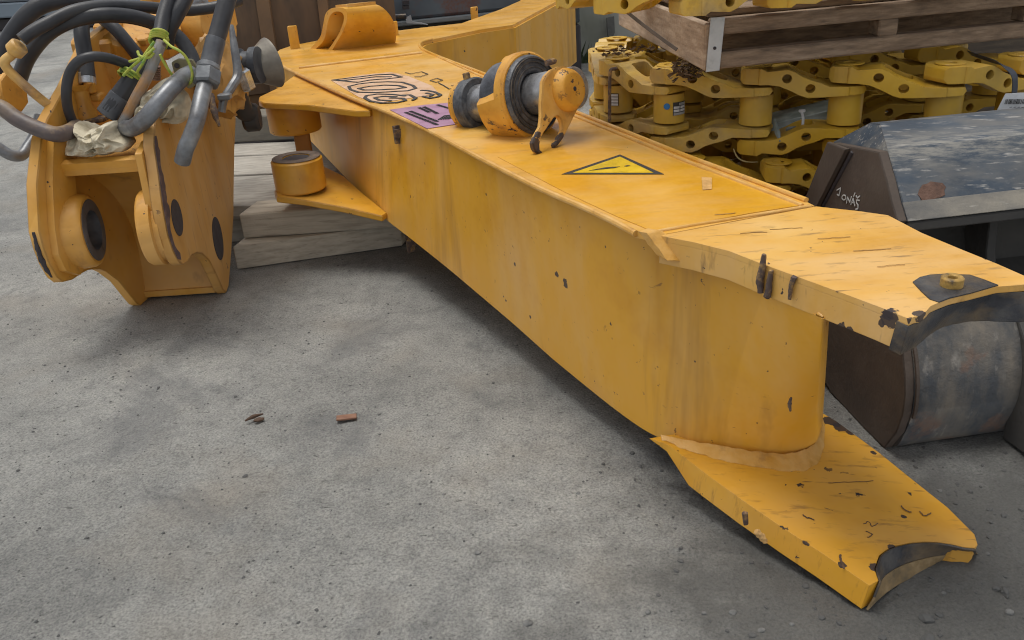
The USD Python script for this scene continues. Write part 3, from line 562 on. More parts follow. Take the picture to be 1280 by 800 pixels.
rdc = V((uc[0]+lc[0])/2+.0, (uc[1]+lc[1])/2+.10, 0)
P(boom, 'stop_bar', bbox(rdc+V(-.03, 0, .2), V(.06, 0, 0), V(0, .03, 0), V(0, 0, .28), .004), mat('rusty_brown_bar', (.34, .17, .045), rough=.7, nscale=12))
shp = [top(414, 140, -.03), top(446, 150, -.06)]
pa = np.array([side(404, 132, -.02), side(436, 145, -.02), side(443, 236, -.02), side(420, 232, -.02)])
P(boom, 'rusty_gusset', slab([side(408, 134, .03), side(428, 142, .03), side(444, 236, .03), side(422, 214, .03)], SIDEN, .004), mat('dark_rust_panel', (.10, .05, .028), (.05, .03, .022), (.2, .1, .04), rough=.75, nscale=12, bump=.2))
# bent cable arch on the knuckle
_b0, _b1 = top(389, 60.5), top(416, 62.5); AP = vplane(_b0, _b1); ap = lambda u, v: at(u, v, pl=AP)
ao = resample(spline([ap(*q) for q in [(388, 60.6), (395, 53), (401, 44), (404, 30), (407, 17), (414, 10.5), (424, 9.5), (431, 11), (434, 18), (433, 28), (428, 41), (421, 53), (415, 63)]], 5), 44)
ai = resample(spline([ap(*q) for q in [(395, 61), (403, 53), (407, 44), (409, 32), (412, 21), (417, 15.5), (423, 14.5), (428, 16.5), (430, 22), (428, 31), (423, 43), (416, 54), (409, 63.5)]], 5), 44)
EX = top(495, 53.5)-top(416, 62.5); zh = (ao[:, 2].max()-ao[:, 2].min())
shift = lambda L, k=1.0: np.array([q+EX*k*(1-.50*max(0, (q[2]-ao[:, 2].min())/zh)**1.2) for q in L])
def open_skin(A_, B_):
    n = len(A_); f = []
    for i in range(n-1): f += [[i, i+1, n+i+1], [i, n+i+1, n+i]]
    return tri(np.vstack([A_, B_]), f)
P(boom, 'cable_arch', cat_(open_skin(ai, ao), open_skin(ao, shift(ao)), open_skin(shift(ai), ai), open_skin(shift(ao), shift(ai))), m_yellow)
P(boom, 'arch_web', unman(m3.Manifold.hull_points(np.vstack([shift(ai, .55), shift(ai, .6)]).astype(np.float32))), m_yellow)
_pt = [ao[20], ao[25], shift(ao)[25], shift(ao)[20]]
P(boom, 'arch_pad', unman(m3.Manifold.hull_points(np.array([q+V(0, 0, z_) for q in (ao[19]*.85+shift(ao)[19]*.15, ao[25]*.85+shift(ao)[25]*.15, shift(ao)[25], shift(ao)[19]) for z_ in (-.004, .014)], np.float32))), m_weld)
P(boom, 'weld_bead', tube([top(374, 85.5, .0005), top(430, 78.5, .0005), top(480, 72.5, .0005), top(527, 66.5, .0005)], .009, sides=8, wob=.08), m_weld)
# markings on the upper face
film = [(622, 196), (664, 190), (706, 187), (760, 184), (800, 190), (862, 206), (940, 232), (1004, 256), (940, 266), (870, 279), (816, 289), (770, 270), (706, 240), (660, 216)]
P(boom, 'glossy_paint_area', slab([top(*q, .0012) for q in film], TOPN, -.0009), mat('glossy_yellow_paint', (.66, .33, .024), (.60, .285, .02), (.69, .37, .05), rough=.24, nscale=5, bump=.03, dust=(DUSTY, .35, 6, (1, 3, 1)), streak=((.3, .16, .05), .3, 10, (1, 6, 1))))
P(boom, 'film_scrap', slab([top(877, 221, .003), top(890, 222, .003), top(890, 236, .003), top(878, 237, .003)], TOPN, -.0012), mat('pink_film', (.66, .39, .15), rough=.25, nscale=30))
P(boom, 'warning_sign_border', slab([top(702, 217.5, .0028), top(775, 193, .0028), top(830, 217.5, .0028)], TOPN, -.0012), m_black)
wsn = P(boom, 'warning_sign', slab([top(716, 215.8, .0038), top(775, 195.6, .0038), top(817, 215.8, .0038)], TOPN, -.0008), mat('warning_yellow', (.66, .43, .012), rough=.3, nscale=20, bump=0))
P(wsn, 'warning_mark', slab([top(736, 213, .0048), top(757, 209, .0048), top(775, 208, .0048), top(768, 209.8, .0048)], TOPN, -.0008), m_black)
P(wsn, 'warning_mark', slab([top(780, 207.5, .0048), top(784, 206.3, .0048), top(788, 206.8, .0048), top(783, 208, .0048)], TOPN, -.0008), m_black)
P(boom, 'stencil_ground', slab([top(414, 100.5, .0016), top(452, 93.5, .0016), top(489, 90, .0016), top(510, 95, .0016), top(540, 107, .0016), top(549, 117, .0016), top(512, 122.5, .0016), top(470, 129, .0016), top(448, 121, .0016)], TOPN, -.0010), mat('faded_pink_stencil', (.60, .385, .24), (.5, .29, .13), (.62, .42, .29), rough=.5, nscale=20, bump=.05))
def strokes(lst, w):
    ms = [ribbon([top(400+.1719*x, 70+.1719*y, .0022) for x, y in s], TOPN, w) for s in lst]; return cat_(*ms)
def outl(lst, w=.0125): return cat_(*[ribbon([top(*q, .0022) for q in g], TOPN, w) for g in lst])
for g_ in ([[(416, 100), (432, 101.5), (447, 103), (463, 100), (484, 98.5), (502, 96.5), (490, 93), (470, 93.5), (455, 95.5), (416, 100)], [(424, 101), (450, 98.5), (470, 96), (488, 96)]],
           [[(436, 108), (448, 105), (466, 103), (485, 102.2), (503, 103), (516, 107), (520, 110.5), (510, 113.5), (490, 114.6), (470, 115.8), (448, 115.4), (438, 112), (436, 108)], [(448, 110.5), (462, 108), (480, 106.6), (498, 107), (507, 109.5), (494, 111.4), (474, 112.3), (455, 112.6), (448, 110.5)]],
           [[(506, 120), (492, 118.2), (472, 117.6), (458, 119.6), (456, 122.5), (463, 126.5), (478, 128.8), (496, 128.2), (507, 125.6), (504, 123), (488, 122.6)], [(495, 121), (478, 120.6), (468, 122.3), (474, 125.2), (488, 126)], [(503, 119), (512, 118.6), (520, 122.5), (516, 125)]],
           [[(527, 113), (534, 113.2), (543, 115), (551, 118.6), (547, 121), (538, 122.6), (529, 120.5)], [(533, 116.5), (541, 118.2), (538, 120)]]): P(boom, 'stencil_letter', outl(g_), m_black)
thin = [[(620, 120), (660, 130), (740, 115), (785, 132), (725, 152), (690, 150)], [(800, 178), (850, 162), (892, 176), (845, 192), (800, 178)], [(860, 195), (900, 215), (940, 240), (1040, 225), (1010, 207), (955, 216)], [(870, 190), (905, 200)]]
for g_ in thin[:3]: P(boom, 'thin_letter', strokes([g_], .004), m_black)
m_purple = mat('purple_label_print', (.37, .20, .30), (.30, .155, .24), (.42, .25, .34), rough=.4, nscale=14, bump=0)
plb = P(boom, 'purple_label', slab([top(487, 137, .0022), top(530, 131, .0022), (top(588, 126, .0022)), top(606, 149, .0022), top(570, 155, .0022), top(534, 160.5, .0022)], TOPN, -.0012), m_purple)
pl = []
lines = [[(505, 141), (546, 157)], [(511, 139.5), (545, 152.5)], [(522, 135), (535, 141)], [(528, 134), (546, 143)], [(545, 131.5), (566, 138)]]
rs = random.Random(3)
for (a_, b_) in lines:
    A_, B_ = top(*a_, .0034), top(*b_, .0034); L_ = np.linalg.norm(B_-A_); d_ = (B_-A_)/L_; s_ = np.cross(TOPN, d_); x_ = 0
    while x_ < L_-.008:
        w_ = rs.choice([.006, .008, .009]); q = A_+d_*x_; k = rs.randrange(3); hh = .011
        g = [[q, q+s_*hh, q+s_*hh+d_*w_*.6, q+d_*w_*.6], [q+s_*hh, q, q+d_*w_*.7, q+s_*hh+d_*w_*.7, q+s_*hh], [q, q+s_*hh, q+s_*hh*.5+d_*w_*.5, q+s_*hh+d_*w_*.8, q+d_*w_*.8]][k]
        pl.append(ribbon(g, TOPN, .0017)); x_ += w_+.004
P(plb, 'label_lettering', cat_(*pl), m_black, kind='stuff')
P(plb, 'label_emblem', cat_(*[ribbon([top(548+k*3, 149.5-k*.2, .0034), top(556+3*k, 144.5+k*.6, .0034), top(572+2*k, 143.5+k*1.2, .0034), top(588, 148+k*1.1, .0034)], TOPN, .004) for k in range(5)]), m_black, kind='stuff')

# ------------------------------------------------------------------ the pin lying on the boom, with its eye and flag plate
a_ = unit(V(.69, -.69, .20)); C = at(657, 120, z=.682); upv = unit(V(0, 0, 1)-a_*a_[2]); sd = np.cross(a_, upv)
pin = T('boom_pin', 'steel pin with a broken yellow eye, flat flag plate and collar lying on the boom', 'pin', C-V(0, 0, .12))
m_eye = mat('chipped_eye_paint', (.60, .29, .03), (.5, .22, .025), (.68, .36, .06), rough=.45, nscale=14, bump=.12, chip=.60, chipscale=60, streak=((.16, .07, .03), .6, 14, (1, 1, 1)))
m_burnt = mat('burnt_torn_steel', (.075, .08, .095), (.035, .036, .042), (.16, .165, .18), rough=.5, metal=.35, nscale=16, bump=.5, bscale=60, rust=(9, .60, (.18, .06, .02)))
m_bushdark = mat('scored_bushing_steel', (.085, .09, .10), (.04, .042, .048), (.17, .175, .185), rough=.45, metal=.4, nscale=40, bump=.55, bscale=90)
P(pin, 'shaft', cyl(C-a_*.25, C+a_*.19, .056, 40), m_steel)
eye = man(lathe([(.085, -.085), (.114, -.085), (.121, -.078), (.121, .020), (.114, .027), (.085, .027), (.085, -.085)], C, a_, 56, upv))
cutc = C - a_*.062 + upv*.112 + sd*.075
cb = box(cutc, unit(a_+upv*.12), unit(upv*.8+sd*.6), unit(sd*.8-upv*.6), .115, .115, .20)
eye1 = eye - man(cb)
P(pin, 'eye', unman(eye1), m_eye)
for k in range(3):                                               # the torn remains left standing in the gap
    pass
tv = lathe([(.05, -.083), (.100, -.083), (.104, -.06), (.098, -.02), (.103, .012), (.05, .012), (.05, -.083)], C, a_, 56, upv)
nv = np.array(tv.vertices); nv += (nv-(C+np.outer((nv-C)@a_, a_)))*(.14*(meshkit.fbm(nv*22, 3, 3)-.45))[:, None]
P(pin, 'torn_sleeve', tri(nv, tv.faces), m_burnt)
P(pin, 'rear_flange', ring(C-a_*.092, C-a_*.085, .05, .098, 48, .003), m_burnt)
P(pin, 'bushing', lathe([(.057, .0), (.108, .0), (.110, .030), (.104, .040), (.066, .043), (.060, .038), (.0565, .03)], C, a_, 56), m_bushdark)
for k, (r0, dr) in enumerate(((.074, .002), (.088, .002), (.098, .0025))):
    P(pin, 'wear_ridge', ring(C+a_*.0405, C+a_*.0440, r0, r0+dr, 56, .0008), m_bare)
CB = C-a_*.215
P(pin, 'collar', ring(CB-a_*.018, CB+a_*.022, .052, .079, 44, .005), m_bushdark)
P(pin, 'collar', ring(CB-a_*.045, CB-a_*.018, .03, .077, 44, .008), m_eye)
P(pin, 'end_disc', cyl(CB-a_*.062, CB-a_*.044, .056, 40, .006), m_eye)
bq = CB+upv*.079+sd*.01
P(pin, 'collar_bolt', cyl(bq-upv*.01, bq+upv*.017, .011, 6, .002), m_burr)
fpz = C+a_*.175; PF = (a_, a_@fpz)
fpx = lambda x, y: at(550+.175*x, 60+.175*y, pl=PF)
flag = [(735, 300), (738, 240), (760, 195), (800, 155), (850, 132), (900, 128), (950, 145), (995, 185), (1020, 240), (1026, 310), (1015, 370), (985, 440), (950, 510), (915, 580), (885, 640), (850, 690), (825, 712), (815, 690), (835, 655), (868, 612), (878, 580), (872, 530), (855, 495), (838, 485), (815, 500), (790, 535), (765, 575), (740, 610), (722, 650), (715, 690), (718, 728), (738, 745), (715, 757), (690, 745), (672, 715), (664, 680), (675, 645), (700, 600), (722, 560), (730, 480), (728, 400)]
P(pin, 'flag_plate', slab([fpx(*q) for q in flag], a_, -.016, ch=.0030), mat('flag_plate_paint', (.60, .32, .06), (.46, .22, .04), (.66, .40, .12), rough=.5, nscale=16, bump=.2, chip=.62, chipscale=45, streak=((.14, .07, .035), .6, 12, (1, 1, 1)),
    spots=[(fpx(680, 690), .022), (fpx(725, 745), .02), (fpx(860, 650), .02), (fpx(700, 620), .012), (fpx(835, 695), .015)]))
cc = fpx(905, 300); cc = cc-a_*0
endb = P(pin, 'end_boss', lathe([(1e-5, .0), (.058, 0), (.056, .012), (.046, .026), (.040, .029), (1e-5, .029)], cc, a_, 44), m_eye)
P(endb, 'grease_hole', cyl(cc+a_*.0285, cc+a_*.0305, .006, 16, .0005), m_dark)
P(pin, 'flag_screw', tube([fpx(800, 100)-a_*.02, fpx(850, 85)-a_*.02, fpx(855, 75)-a_*.02], [.008, .009, .006], sides=8), m_burr)

# ------------------------------------------------------------------ the forked arm end standing on the left
LP = vplane(at(165, 382, z=0), at(66, 353, z=.25)); RP = vplane(at(283, 367, z=0), at(228, 331, z=.25))
LP = (-LP[0], -LP[1]) if LP[0][0] < 0 else LP; RP = (-RP[0], -RP[1]) if RP[0][0] < 0 else RP
arm = T('arm_end', 'yellow forked arm end with two pin bosses standing on the concrete at the left', 'machine arm', (-1.17, 2.75, 0))
m_arm = mat('arm_paint', (.60, .30, .045), (.50, .235, .03), (.66, .37, .09), rough=.48, nscale=5, bump=.1, chip=.70, dust=((.56, .33, .13), .5, 5, (1, 1, 1)), streak=((.18, .08, .03), .6, 10, (1, 1, .5)))
m_armside = mat('grained_arm_paint', (.50, .26, .06), (.42, .20, .04), (.58, .33, .11), rough=.45, nscale=5, stretch=(1, 2, .9), bump=.15, chip=.68, dust=((.52, .33, .15), .5, 4, (1, 3, 1)), streak=((.16, .07, .035), .6, 7, (1, 7, .8)))
lpx = lambda u, v: at(u, v, pl=LP); rpx = lambda u, v: at(u, v, pl=RP)
Lout = [(128, 28), (97, 52), (70, 108), (45, 150), (38, 175), (32, 230), (35, 290), (41, 312), (48, 330), (58, 347), (66, 353), (78, 350), (90, 342), (98, 338), (107, 337), (114, 337), (121, 340), (137, 352), (154, 373), (160, 380), (165, 382)]
ztail = [V(0, 2.98, 0), V(0, 3.32, .42), V(0, 3.40, .62), V(0, 3.25, .95)]
def onpl(pl, q): q = np.array(q); q[0] = (pl[1]-pl[0][1]*q[1])/pl[0][0]; return q
P(arm, 'cheek', slab([lpx(*q) for q in Lout]+[onpl(LP, q+V(0, 0, .002)) for q in ztail], LP[0], .034, ch=.003), m_arm)
Rout = [(300, 62), (262, 58), (228, 88), (203, 125), (194, 150), (193, 182), (198, 215), (203, 255), (210, 293), (217, 314), (224, 327), (229, 331), (234, 328), (240, 319), (246, 316), (253, 317), (262, 326), (272, 346), (279, 362), (283, 366), (286, 358), (289, 320), (292, 270), (293, 190), (296, 120)]
P(arm, 'cheek', slab([rpx(*q) for q in Rout], RP[0], -.034, ch=.003), m_armside)
yz = lambda u, v: lpx(u, v)[1:]
def cross(pts, x0=.034, x1=.034, t=.02):
    """a plate bent along (y, z) points, spanning from cheek to cheek"""
    A = np.array([onpl(LP, V(0, *p))+V(x0, 0, 0) for p in pts]); B = np.array([onpl(RP, V(0, *p))-V(x1, 0, 0) for p in pts]); return ruled(A, B, t)
pts = spline([V(2.50, .535, 0), V(2.60, .51, 0), V(2.72, .42, 0), V(2.79, .30, 0), V(2.80, .18, 0), V(2.785, .08, 0), V(2.765, .012, 0)], 5)[:, :2]
P(arm, 'back_wall', cross(pts), m_arm)
P(arm, 'top_plate', cross([(2.475, .556), (2.60, .560), (2.9, .565), (3.2, .57)], t=-.022), m_arm)
P(arm, 'floor_plate', cross([(2.765, .014), (3.0, .03), (3.3, .40)], t=.02), m_arm)
# front rims and doubler plates inside each cheek
Li = [(44, 165), (58, 168), (70, 205), (74, 250), (70, 300), (86, 330), (78, 345), (60, 340), (50, 320), (45, 285), (42, 230)]
P(arm, 'doubler', slab([lpx(*q)+V(.034, 0, 0) for q in Li], LP[0], .022, r=.006), m_arm)
RI = [onpl(RP, p)-V(.034, 0, 0) for p in (V(0, 2.42, .60), V(0, 2.50, .62), V(0, 2.55, .50), V(0, 2.60, .33), V(0, 2.52, .27), V(0, 2.43, .28), V(0, 2.395, .40))]
P(arm, 'doubler', slab(RI, RP[0], -.020, r=.006), m_arm)
P(arm, 'rim', cross([(2.468, .572), (2.476, .548)], t=.025), m_arm)
m_bore = mat('boss_bore_steel', (.11, .115, .125), (.05, .05, .055), (.19, .195, .205), rough=.4, metal=.5, nscale=12)
ctr = V(2.475, .362); bl = onpl(LP, V(0, *ctr)); br_ = onpl(RP, V(0, *ctr))
BX = unit(V(.99, .13, .0))
bossL = P(arm, 'boss', lathe([(.062, 0), (.114, 0), (.112, .046), (.107, .056), (.102, .060), (.062, .060)], bl+V(.030, 0, 0), BX, 52), m_arm)
P(bossL, 'boss_face', ring(bl+V(.030, 0, 0)+BX*.0598, bl+V(.030, 0, 0)+BX*.0622, .062, .094, 52, .0008), m_bore)
P(bossL, 'boss_bore', lathe([(.062, .0), (.062, .0625), (.0605, .0625), (.0605, .0)], bl+V(.030, 0, 0), BX, 52), m_bore)
P(arm, 'boss', lathe([(.062, 0), (.104, 0), (.104, -.016), (.117, -.019), (.115, -.052), (.109, -.060), (.062, -.060)], br_-V(.034, 0, 0), BX, 52), m_arm)
ell = lambda cu, cv, a, b, tl: [rpx(cu+a*math.cos(t)+tl*b*math.sin(t), cv+b*math.sin(t))+V(.0016, 0, 0) for t in np.linspace(0, 2*math.pi, 36, endpoint=False)]
P(arm, 'boss_hole', slab(ell(221, 272, 6.5, 23, .15), RP[0], -.006), m_dark)
P(arm, 'side_hole', slab(ell(272, 298, 6, 27, .13), RP[0], -.006), m_dark)
# dark worn edges of the cheeks
edge = [rpx(*q)+V(.001, -.001, 0) for q in Rout[5:12]]
P(arm, 'worn_edge', tube([lpx(*q)+V(.016, -.001, -.001) for q in [(35, 290), (41, 312), (48, 330), (58, 346)]], [.004, .007, .008, .004], sides=8, wob=.25), m_dark)
_rj = np.random.default_rng(4); _we = resample(np.array([(193, 170), (193, 182), (198, 215), (203, 255), (210, 293), (217, 314), (222, 324)], float), 26)
_wi = _we[::-1]+np.c_[3.2+1.5*np.convolve(_rj.normal(0, 1.4, 28), [.3, .4, .3], 'valid')+2.2*np.sin(np.linspace(0, 3.1, 26)), _rj.normal(0, 1.0, 26)]
P(arm, 'worn_patch', slab([rpx(*q)+V(.0012, 0, 0) for q in np.vstack([_we+V(-.2, 0), _wi])], RP[0], .0012), mat('purple_primer_edge', (.075, .048, .052), (.03, .024, .028), (.17, .11, .09), rough=.55, nscale=45, bump=.3, bevel=0))

# manifold blocks, flanges and steel pipes bolted to the arm
Y = lambda u, v, y: at(u, v, y=y)
def octo(c, ax, r, L, ch=.012, n=8, tw=.39):
    m = lathe([(1e-5, 0), (r-ch, 0), (r, ch), (r, L-ch), (r-ch, L), (1e-5, L)], c, ax, n); return m
m_cast = mat('orange_cast_paint', (.56, .27, .04), (.44, .19, .025), (.64, .36, .09), rough=.45, nscale=10, bump=.15, chip=.66, streak=((.12, .05, .02), .6, 12, (1, 1, 1)))
P(arm, 'manifold_block', octo(Y(138, 118, 2.98), unit(V(.05, -.05, 1)), .088, .19), m_cast)
P(arm, 'manifold_block', octo(Y(158, 100, 3.02), unit(V(.3, -.2, 1)), .082, .16), m_cast)
P(arm, 'manifold_cap', octo(Y(137, 48, 3.05), V(0, 0, 1), .045, .05, .008), m_cast)
P(arm, 'manifold_block', octo(Y(192, 62, 3.15), unit(V(.2, -.3, 1)), .105, .10), m_cast)
P(arm, 'bolt_head', octo(Y(181, 54, 2.98), V(0, -.3, 1), .026, .022, .004, 6), m_cast)
P(arm, 'swivel_drum', lathe([(1e-5, 0), (.09, 0), (.1, .02), (.1, .13), (.09, .16), (1e-5, .16)], Y(232, 38, 3.3), unit(V(.9, -.4, .1)), 32), m_cast)
P(arm, 'valve_body', bbox(Y(180, 28, 3.5)-V(0, 0, .06), V(.30, .02, 0), V(0, .2, 0), V(0, 0, .16), .012), m_cast)
P(arm, 'valve_spool', cyl(Y(243, 6, 3.2), Y(256, -2, 3.2), .025, 20), m_pipe)
# split flange with its bolts
fc_ = Y(107, 118, 2.74); fx = V(.045, 0, 0)
sfl = P(arm, 'split_flange', bbox(fc_-V(.048, .03, .012), V(.096, .012, -.012), V(0, .05, 0), V(0, 0, .024), .005), m_cast)
for k in (-1, 1):
    P(sfl, 'flange_bolt', octo(fc_+V(.026*k, -.012, .006), V(.05, -.1, 1), .017, .034, .004, 16), m_cast)
P(arm, 'flange_neck', lathe([(.036, 0), (.036, .02), (.026, .045), (.026, .09), (.042, .11)], Y(107, 146, 2.70)-V(0, 0, .01), V(.02, .03, 1), 28), m_cast)
P(arm, 'flange_foot', bbox(Y(93, 150, 2.66)-V(0, 0, .02), V(.085, .01, .005), V(0, .06, 0), V(0, 0, .016), .004), m_burr)
# left clamp flange
P(arm, 'clamp_flange', octo(Y(-6, 118, 2.62), unit(V(1, -.15, .1)), .055, .05, .008, 10), m_cast)
P(arm, 'clamp_plate', octo(Y(12, 116, 2.60), unit(V(1, -.15, .1)), .058, .018, .004, 8), m_cast)
mpl = P(arm, 'mount_plate', slab([Y(214, 78, 2.73), Y(222, 74, 2.73), Y(240, 75, 2.73), Y(247, 88, 2.73), Y(245, 108, 2.70), Y(232, 116, 2.70), Y(218, 100, 2.72)], V(0, 1, .1), .014, r=.008), mat('olive_plate', (.23, .21, .12), (.15, .14, .09), (.30, .28, .18), rough=.5, nscale=14))
P(mpl, 'plate_hole', cyl(Y(221, 82, 2.724), Y(221, 82, 2.735), .008, 14, .0005), m_dark)
m_pp = mat('half_painted_pipe', (.25, .24, .23), (.42, .2, .05), (.34, .33, .31), rough=.4, metal=.3, nscale=7, bump=.15, chip=.6)
m_py = mat('yellow_pipe_paint', (.58, .33, .08), (.5, .25, .05), (.62, .4, .14), rough=.45, nscale=12, bump=.15, dust=((.22, .2, .19), .9, 10, (1, 1, 1)), streak=((.10, .06, .05), .8, 14, (1, 1, 1)))
px = lambda pts, r, **k: tube([Y(*q) for q in pts], r, **k)
P(arm, 'steel_pipe', px([(202, 52, 2.62), (196, 68, 2.60), (183, 98, 2.57), (168, 126, 2.57), (155, 152, 2.58), (147, 165, 2.62)], .0155), m_pp)
P(arm, 'steel_pipe', px([(238, 92, 2.66), (229, 97, 2.60), (214, 111, 2.52), (196, 132, 2.47), (180, 150, 2.46), (166, 160, 2.50), (155, 160, 2.6)], .0245, sides=18), m_pipe)
P(arm, 'steel_pipe', px([(257, 104, 2.58), (252, 122, 2.52), (246, 150, 2.46), (238, 172, 2.44), (232, 186, 2.44), (228, 202, 2.45)], .0235, sides=18), m_pipe)
P(arm, 'steel_pipe', px([(22, 60, 2.58), (14, 69, 2.57), (6, 76, 2.56), (8, 84, 2.56), (20, 97, 2.56), (50, 123, 2.57), (75, 142, 2.62), (86, 152, 2.68)], .0135), m_py)
P(arm, 'steel_pipe', px([(-30, 128, 2.5), (0, 134, 2.48), (22, 149, 2.46), (50, 162, 2.44), (72, 168, 2.44), (90, 163, 2.52), (95, 158, 2.6)], .0225, sides=18), mat('flaking_pipe_paint', (.10, .075, .07), (.05, .045, .045), (.50, .33, .14), rough=.5, nscale=7, bump=.2, dust=((.40, .28, .15), .45, 5, (1, 1, 1))))
P(arm, 'steel_pipe', px([(-20, 172, 2.66), (0, 186, 2.66), (14, 194, 2.66), (27, 194, 2.68), (36, 182, 2.72), (44, 168, 2.76), (50, 145, 2.8)], .0175, sides=16), m_pipe)
P(arm, 'pipe_nut', octo(Y(15, 62, 2.58)-V(0, 0, .008), unit(Y(27, 50, 2.58)-Y(15, 62, 2.58)), .026, .034, .005, 18), m_py)
P(arm, 'pipe_collar', ring(Y(75, 156, 2.70), Y(83, 150, 2.72), .014, .033, 28), m_cast)
n0, n1 = Y(258, 106, 2.57), Y(260, 87, 2.60)
P(arm, 'hex_nut', octo(n0, unit(n1-n0), .040, .048, .006, 6), mat('blue_grey_nut', (.17, .18, .19), (.10, .105, .115), (.26, .27, .28), rough=.42, metal=.5, nscale=16))
P(arm, 'hex_nut', octo(n0+unit(n1-n0)*.046, unit(n1-n0), .034, .020, .004, 22), m_pipe)
P(arm, 'flat_bar', tube([Y(289, 32, 2.9), Y(293, 60, 2.86), Y(297, 92, 2.82), Y(290, 108, 2.78), Y(280, 124, 2.75), Y(277, 140, 2.74)], [.008, .013, .015, .014, .013, .012], sides=10), m_pipe)
P(arm, 'pipe_clamp', bbox(Y(272, 126, 2.72), V(.04, 0, 0), V(0, .03, 0), V(0, 0, .018), .003), m_pipe)
P(arm, 'coil_spring', cat_(*[ring(Y(194, 82+k*2.6, 2.66), Y(194, 84+k*2.6, 2.66), .008, .016, 14, .001) for k in range(7)]), mat('coppery_spring', (.22, .13, .09), rough=.5, metal=.3, nscale=30))
P(arm, 'cut_stub', tube([Y(264, 118, 2.72), Y(268, 140, 2.68), Y(274, 158, 2.66)], [.008, .011, .004], sides=8, wob=.2), m_burr)
P(arm, 'torn_casting', blob(Y(276, 95, 3.0), V(.075, 0, 0), V(0, .09, 0), V(0, 0, .12), 4, .35, 3, 1.6), m_armside)
# quick coupler, chrome and black
P(arm, 'coupler_disc', lathe([(1e-5, 0), (.055, 0), (.06, .01), (.06, .03), (.05, .035), (.05, .06), (.062, .065), (.062, .09), (1e-5, .09)], Y(294, 84, 3.05), unit(V(1, -.1, .03)), 32), mat('dark_coupler', (.06, .065, .075), (.03, .03, .035), (.12, .125, .13), rough=.4, metal=.5, nscale=20))
P(arm, 'coupler_cone', lathe([(1e-5, 0), (.035, 0), (.085, .09), (.088, .1), (1e-5, .1)], Y(308, 88, 3.08), unit(V(1, .75, .15)), 28), mat('dusty_cone_metal', (.20, .18, .15), (.12, .11, .1), (.28, .26, .22), rough=.5, metal=.3, nscale=12))
P(arm, 'chrome_fitting', octo(Y(311, 112, 2.96), unit(V(-.1, -.2, 1)), .026, .07, .005, 6), mat('chrome_fitting_metal', (.62, .64, .66), (.5, .5, .5), (.75, .76, .77), rough=.16, metal=1.0, nscale=30, bump=.05))
P(arm, 'black_elbow', tube([Y(296, 106, 3.02), Y(298, 122, 3.02), Y(303, 136, 3.05), Y(312, 141, 3.08)], .036, sides=18), m_black)
P(arm, 'black_valve', octo(Y(304, 148, 3.10), unit(V(1, .1, 0)), .05, .06, .01, 20), m_black)

# ------------------------------------------------------------------ hydraulic hoses
def hose(pts, r, label, fer=None):
    p = T('hydraulic_hose', label, 'hose', Y(*pts[-1]), 'hydraulic hoses on the arm end')
    P(p, 'rubber_tube', px(pts, r, sides=20, n=10), m_rubber)
    for (A_, B_, rr, mm) in fer or []: P(p, 'ferrule', ring(Y(*A_), Y(*B_), rr*.7, rr, 32, .003), mm)
    return p
m_fer = mat('dark_ferrule', (.085, .09, .10), (.06, .062, .07), (.13, .135, .145), rough=.45, metal=.3, nscale=16, bump=.06)
hose([(-14, 150, 2.75), (-8, 112, 2.76), (0, 78, 2.78), (12, 48, 2.8), (36, 17, 2.83), (62, 3, 2.86), (92, 0, 2.9), (112, 8, 2.95), (140, 30, 3.0)], .0265, 'outermost thick black hose sweeping out of the frame at the far left')
hose([(27, 50, 2.58), (40, 40, 2.60), (60, 29, 2.63), (92, 14, 2.68), (130, 8, 2.75), (180, 9, 2.85), (230, 13, 2.95), (275, 8, 3.0), (300, 0, 3.05)], .0185, 'thin black hose arching from the yellow pipe nut to the right')
hose([(19, 117, 2.68), (25, 96, 2.67), (36, 70, 2.66), (58, 43, 2.66), (88, 26, 2.68), (125, 19, 2.72), (165, 21, 2.78), (200, 32, 2.84), (224, 48, 2.86), (240, 72, 2.84), (243, 96, 2.80)], .0225, 'long black hose bending in a full arch to the olive plate')
hose([(103, 18, 2.85), (102, 42, 2.80), (106, 68, 2.77), (109, 93, 2.74), (109.5, 97, 2.735)], .0235, 'short upright black hose with a bright silver ferrule', [((108.5, 91, 2.745), (109.5, 106, 2.73), .0255, mat('silver_ferrule', (.5, .51, .53), (.38, .39, .4), (.62, .62, .63), rough=.25, metal=.9, nscale=20, bump=.03))])
hose([(128, 22, 2.95), (146, 38, 2.93), (163, 58, 2.92), (180, 80, 2.92)], .021, 'black hose running down between the orange manifold blocks')
hose([(92, 156, 2.60), (85, 136, 2.58), (83, 114, 2.56), (87, 92, 2.56), (98, 77, 2.56), (114, 71, 2.57), (132, 72, 2.60), (152, 78, 2.64), (170, 86, 2.70)], .0145, 'thinnest black hose, a loop in front of the flange bolts')
hose([(185, 78, 2.70), (168, 98, 2.66), (150, 121, 2.62), (136, 140, 2.60)], .030, 'stubby thick hose tied with cord above the front rag', [((151, 120, 2.622), (133, 145, 2.598), .0325, m_fer)])
hose([(216, -20, 2.78), (210, 2, 2.74), (204, 22, 2.70), (200, 42, 2.66), (199, 50, 2.64)], .0205, 'left of the two upright hoses bound by green cord')
hose([(240, -22, 2.80), (231, 0, 2.76), (220, 20, 2.73), (211, 38, 2.72), (208, 56, 2.74)], .0225, 'right of the two upright hoses, bending behind the cord')
hose([(292, -25, 2.75), (285, -4, 2.72), (279, 18, 2.69), (273, 40, 2.66), (268, 54, 2.64)], .0265, 'thick scuffed hose with a big dark ferrule above the hex nut', [((270, 48, 2.65), (261, 86, 2.60), .0285, m_fer)])

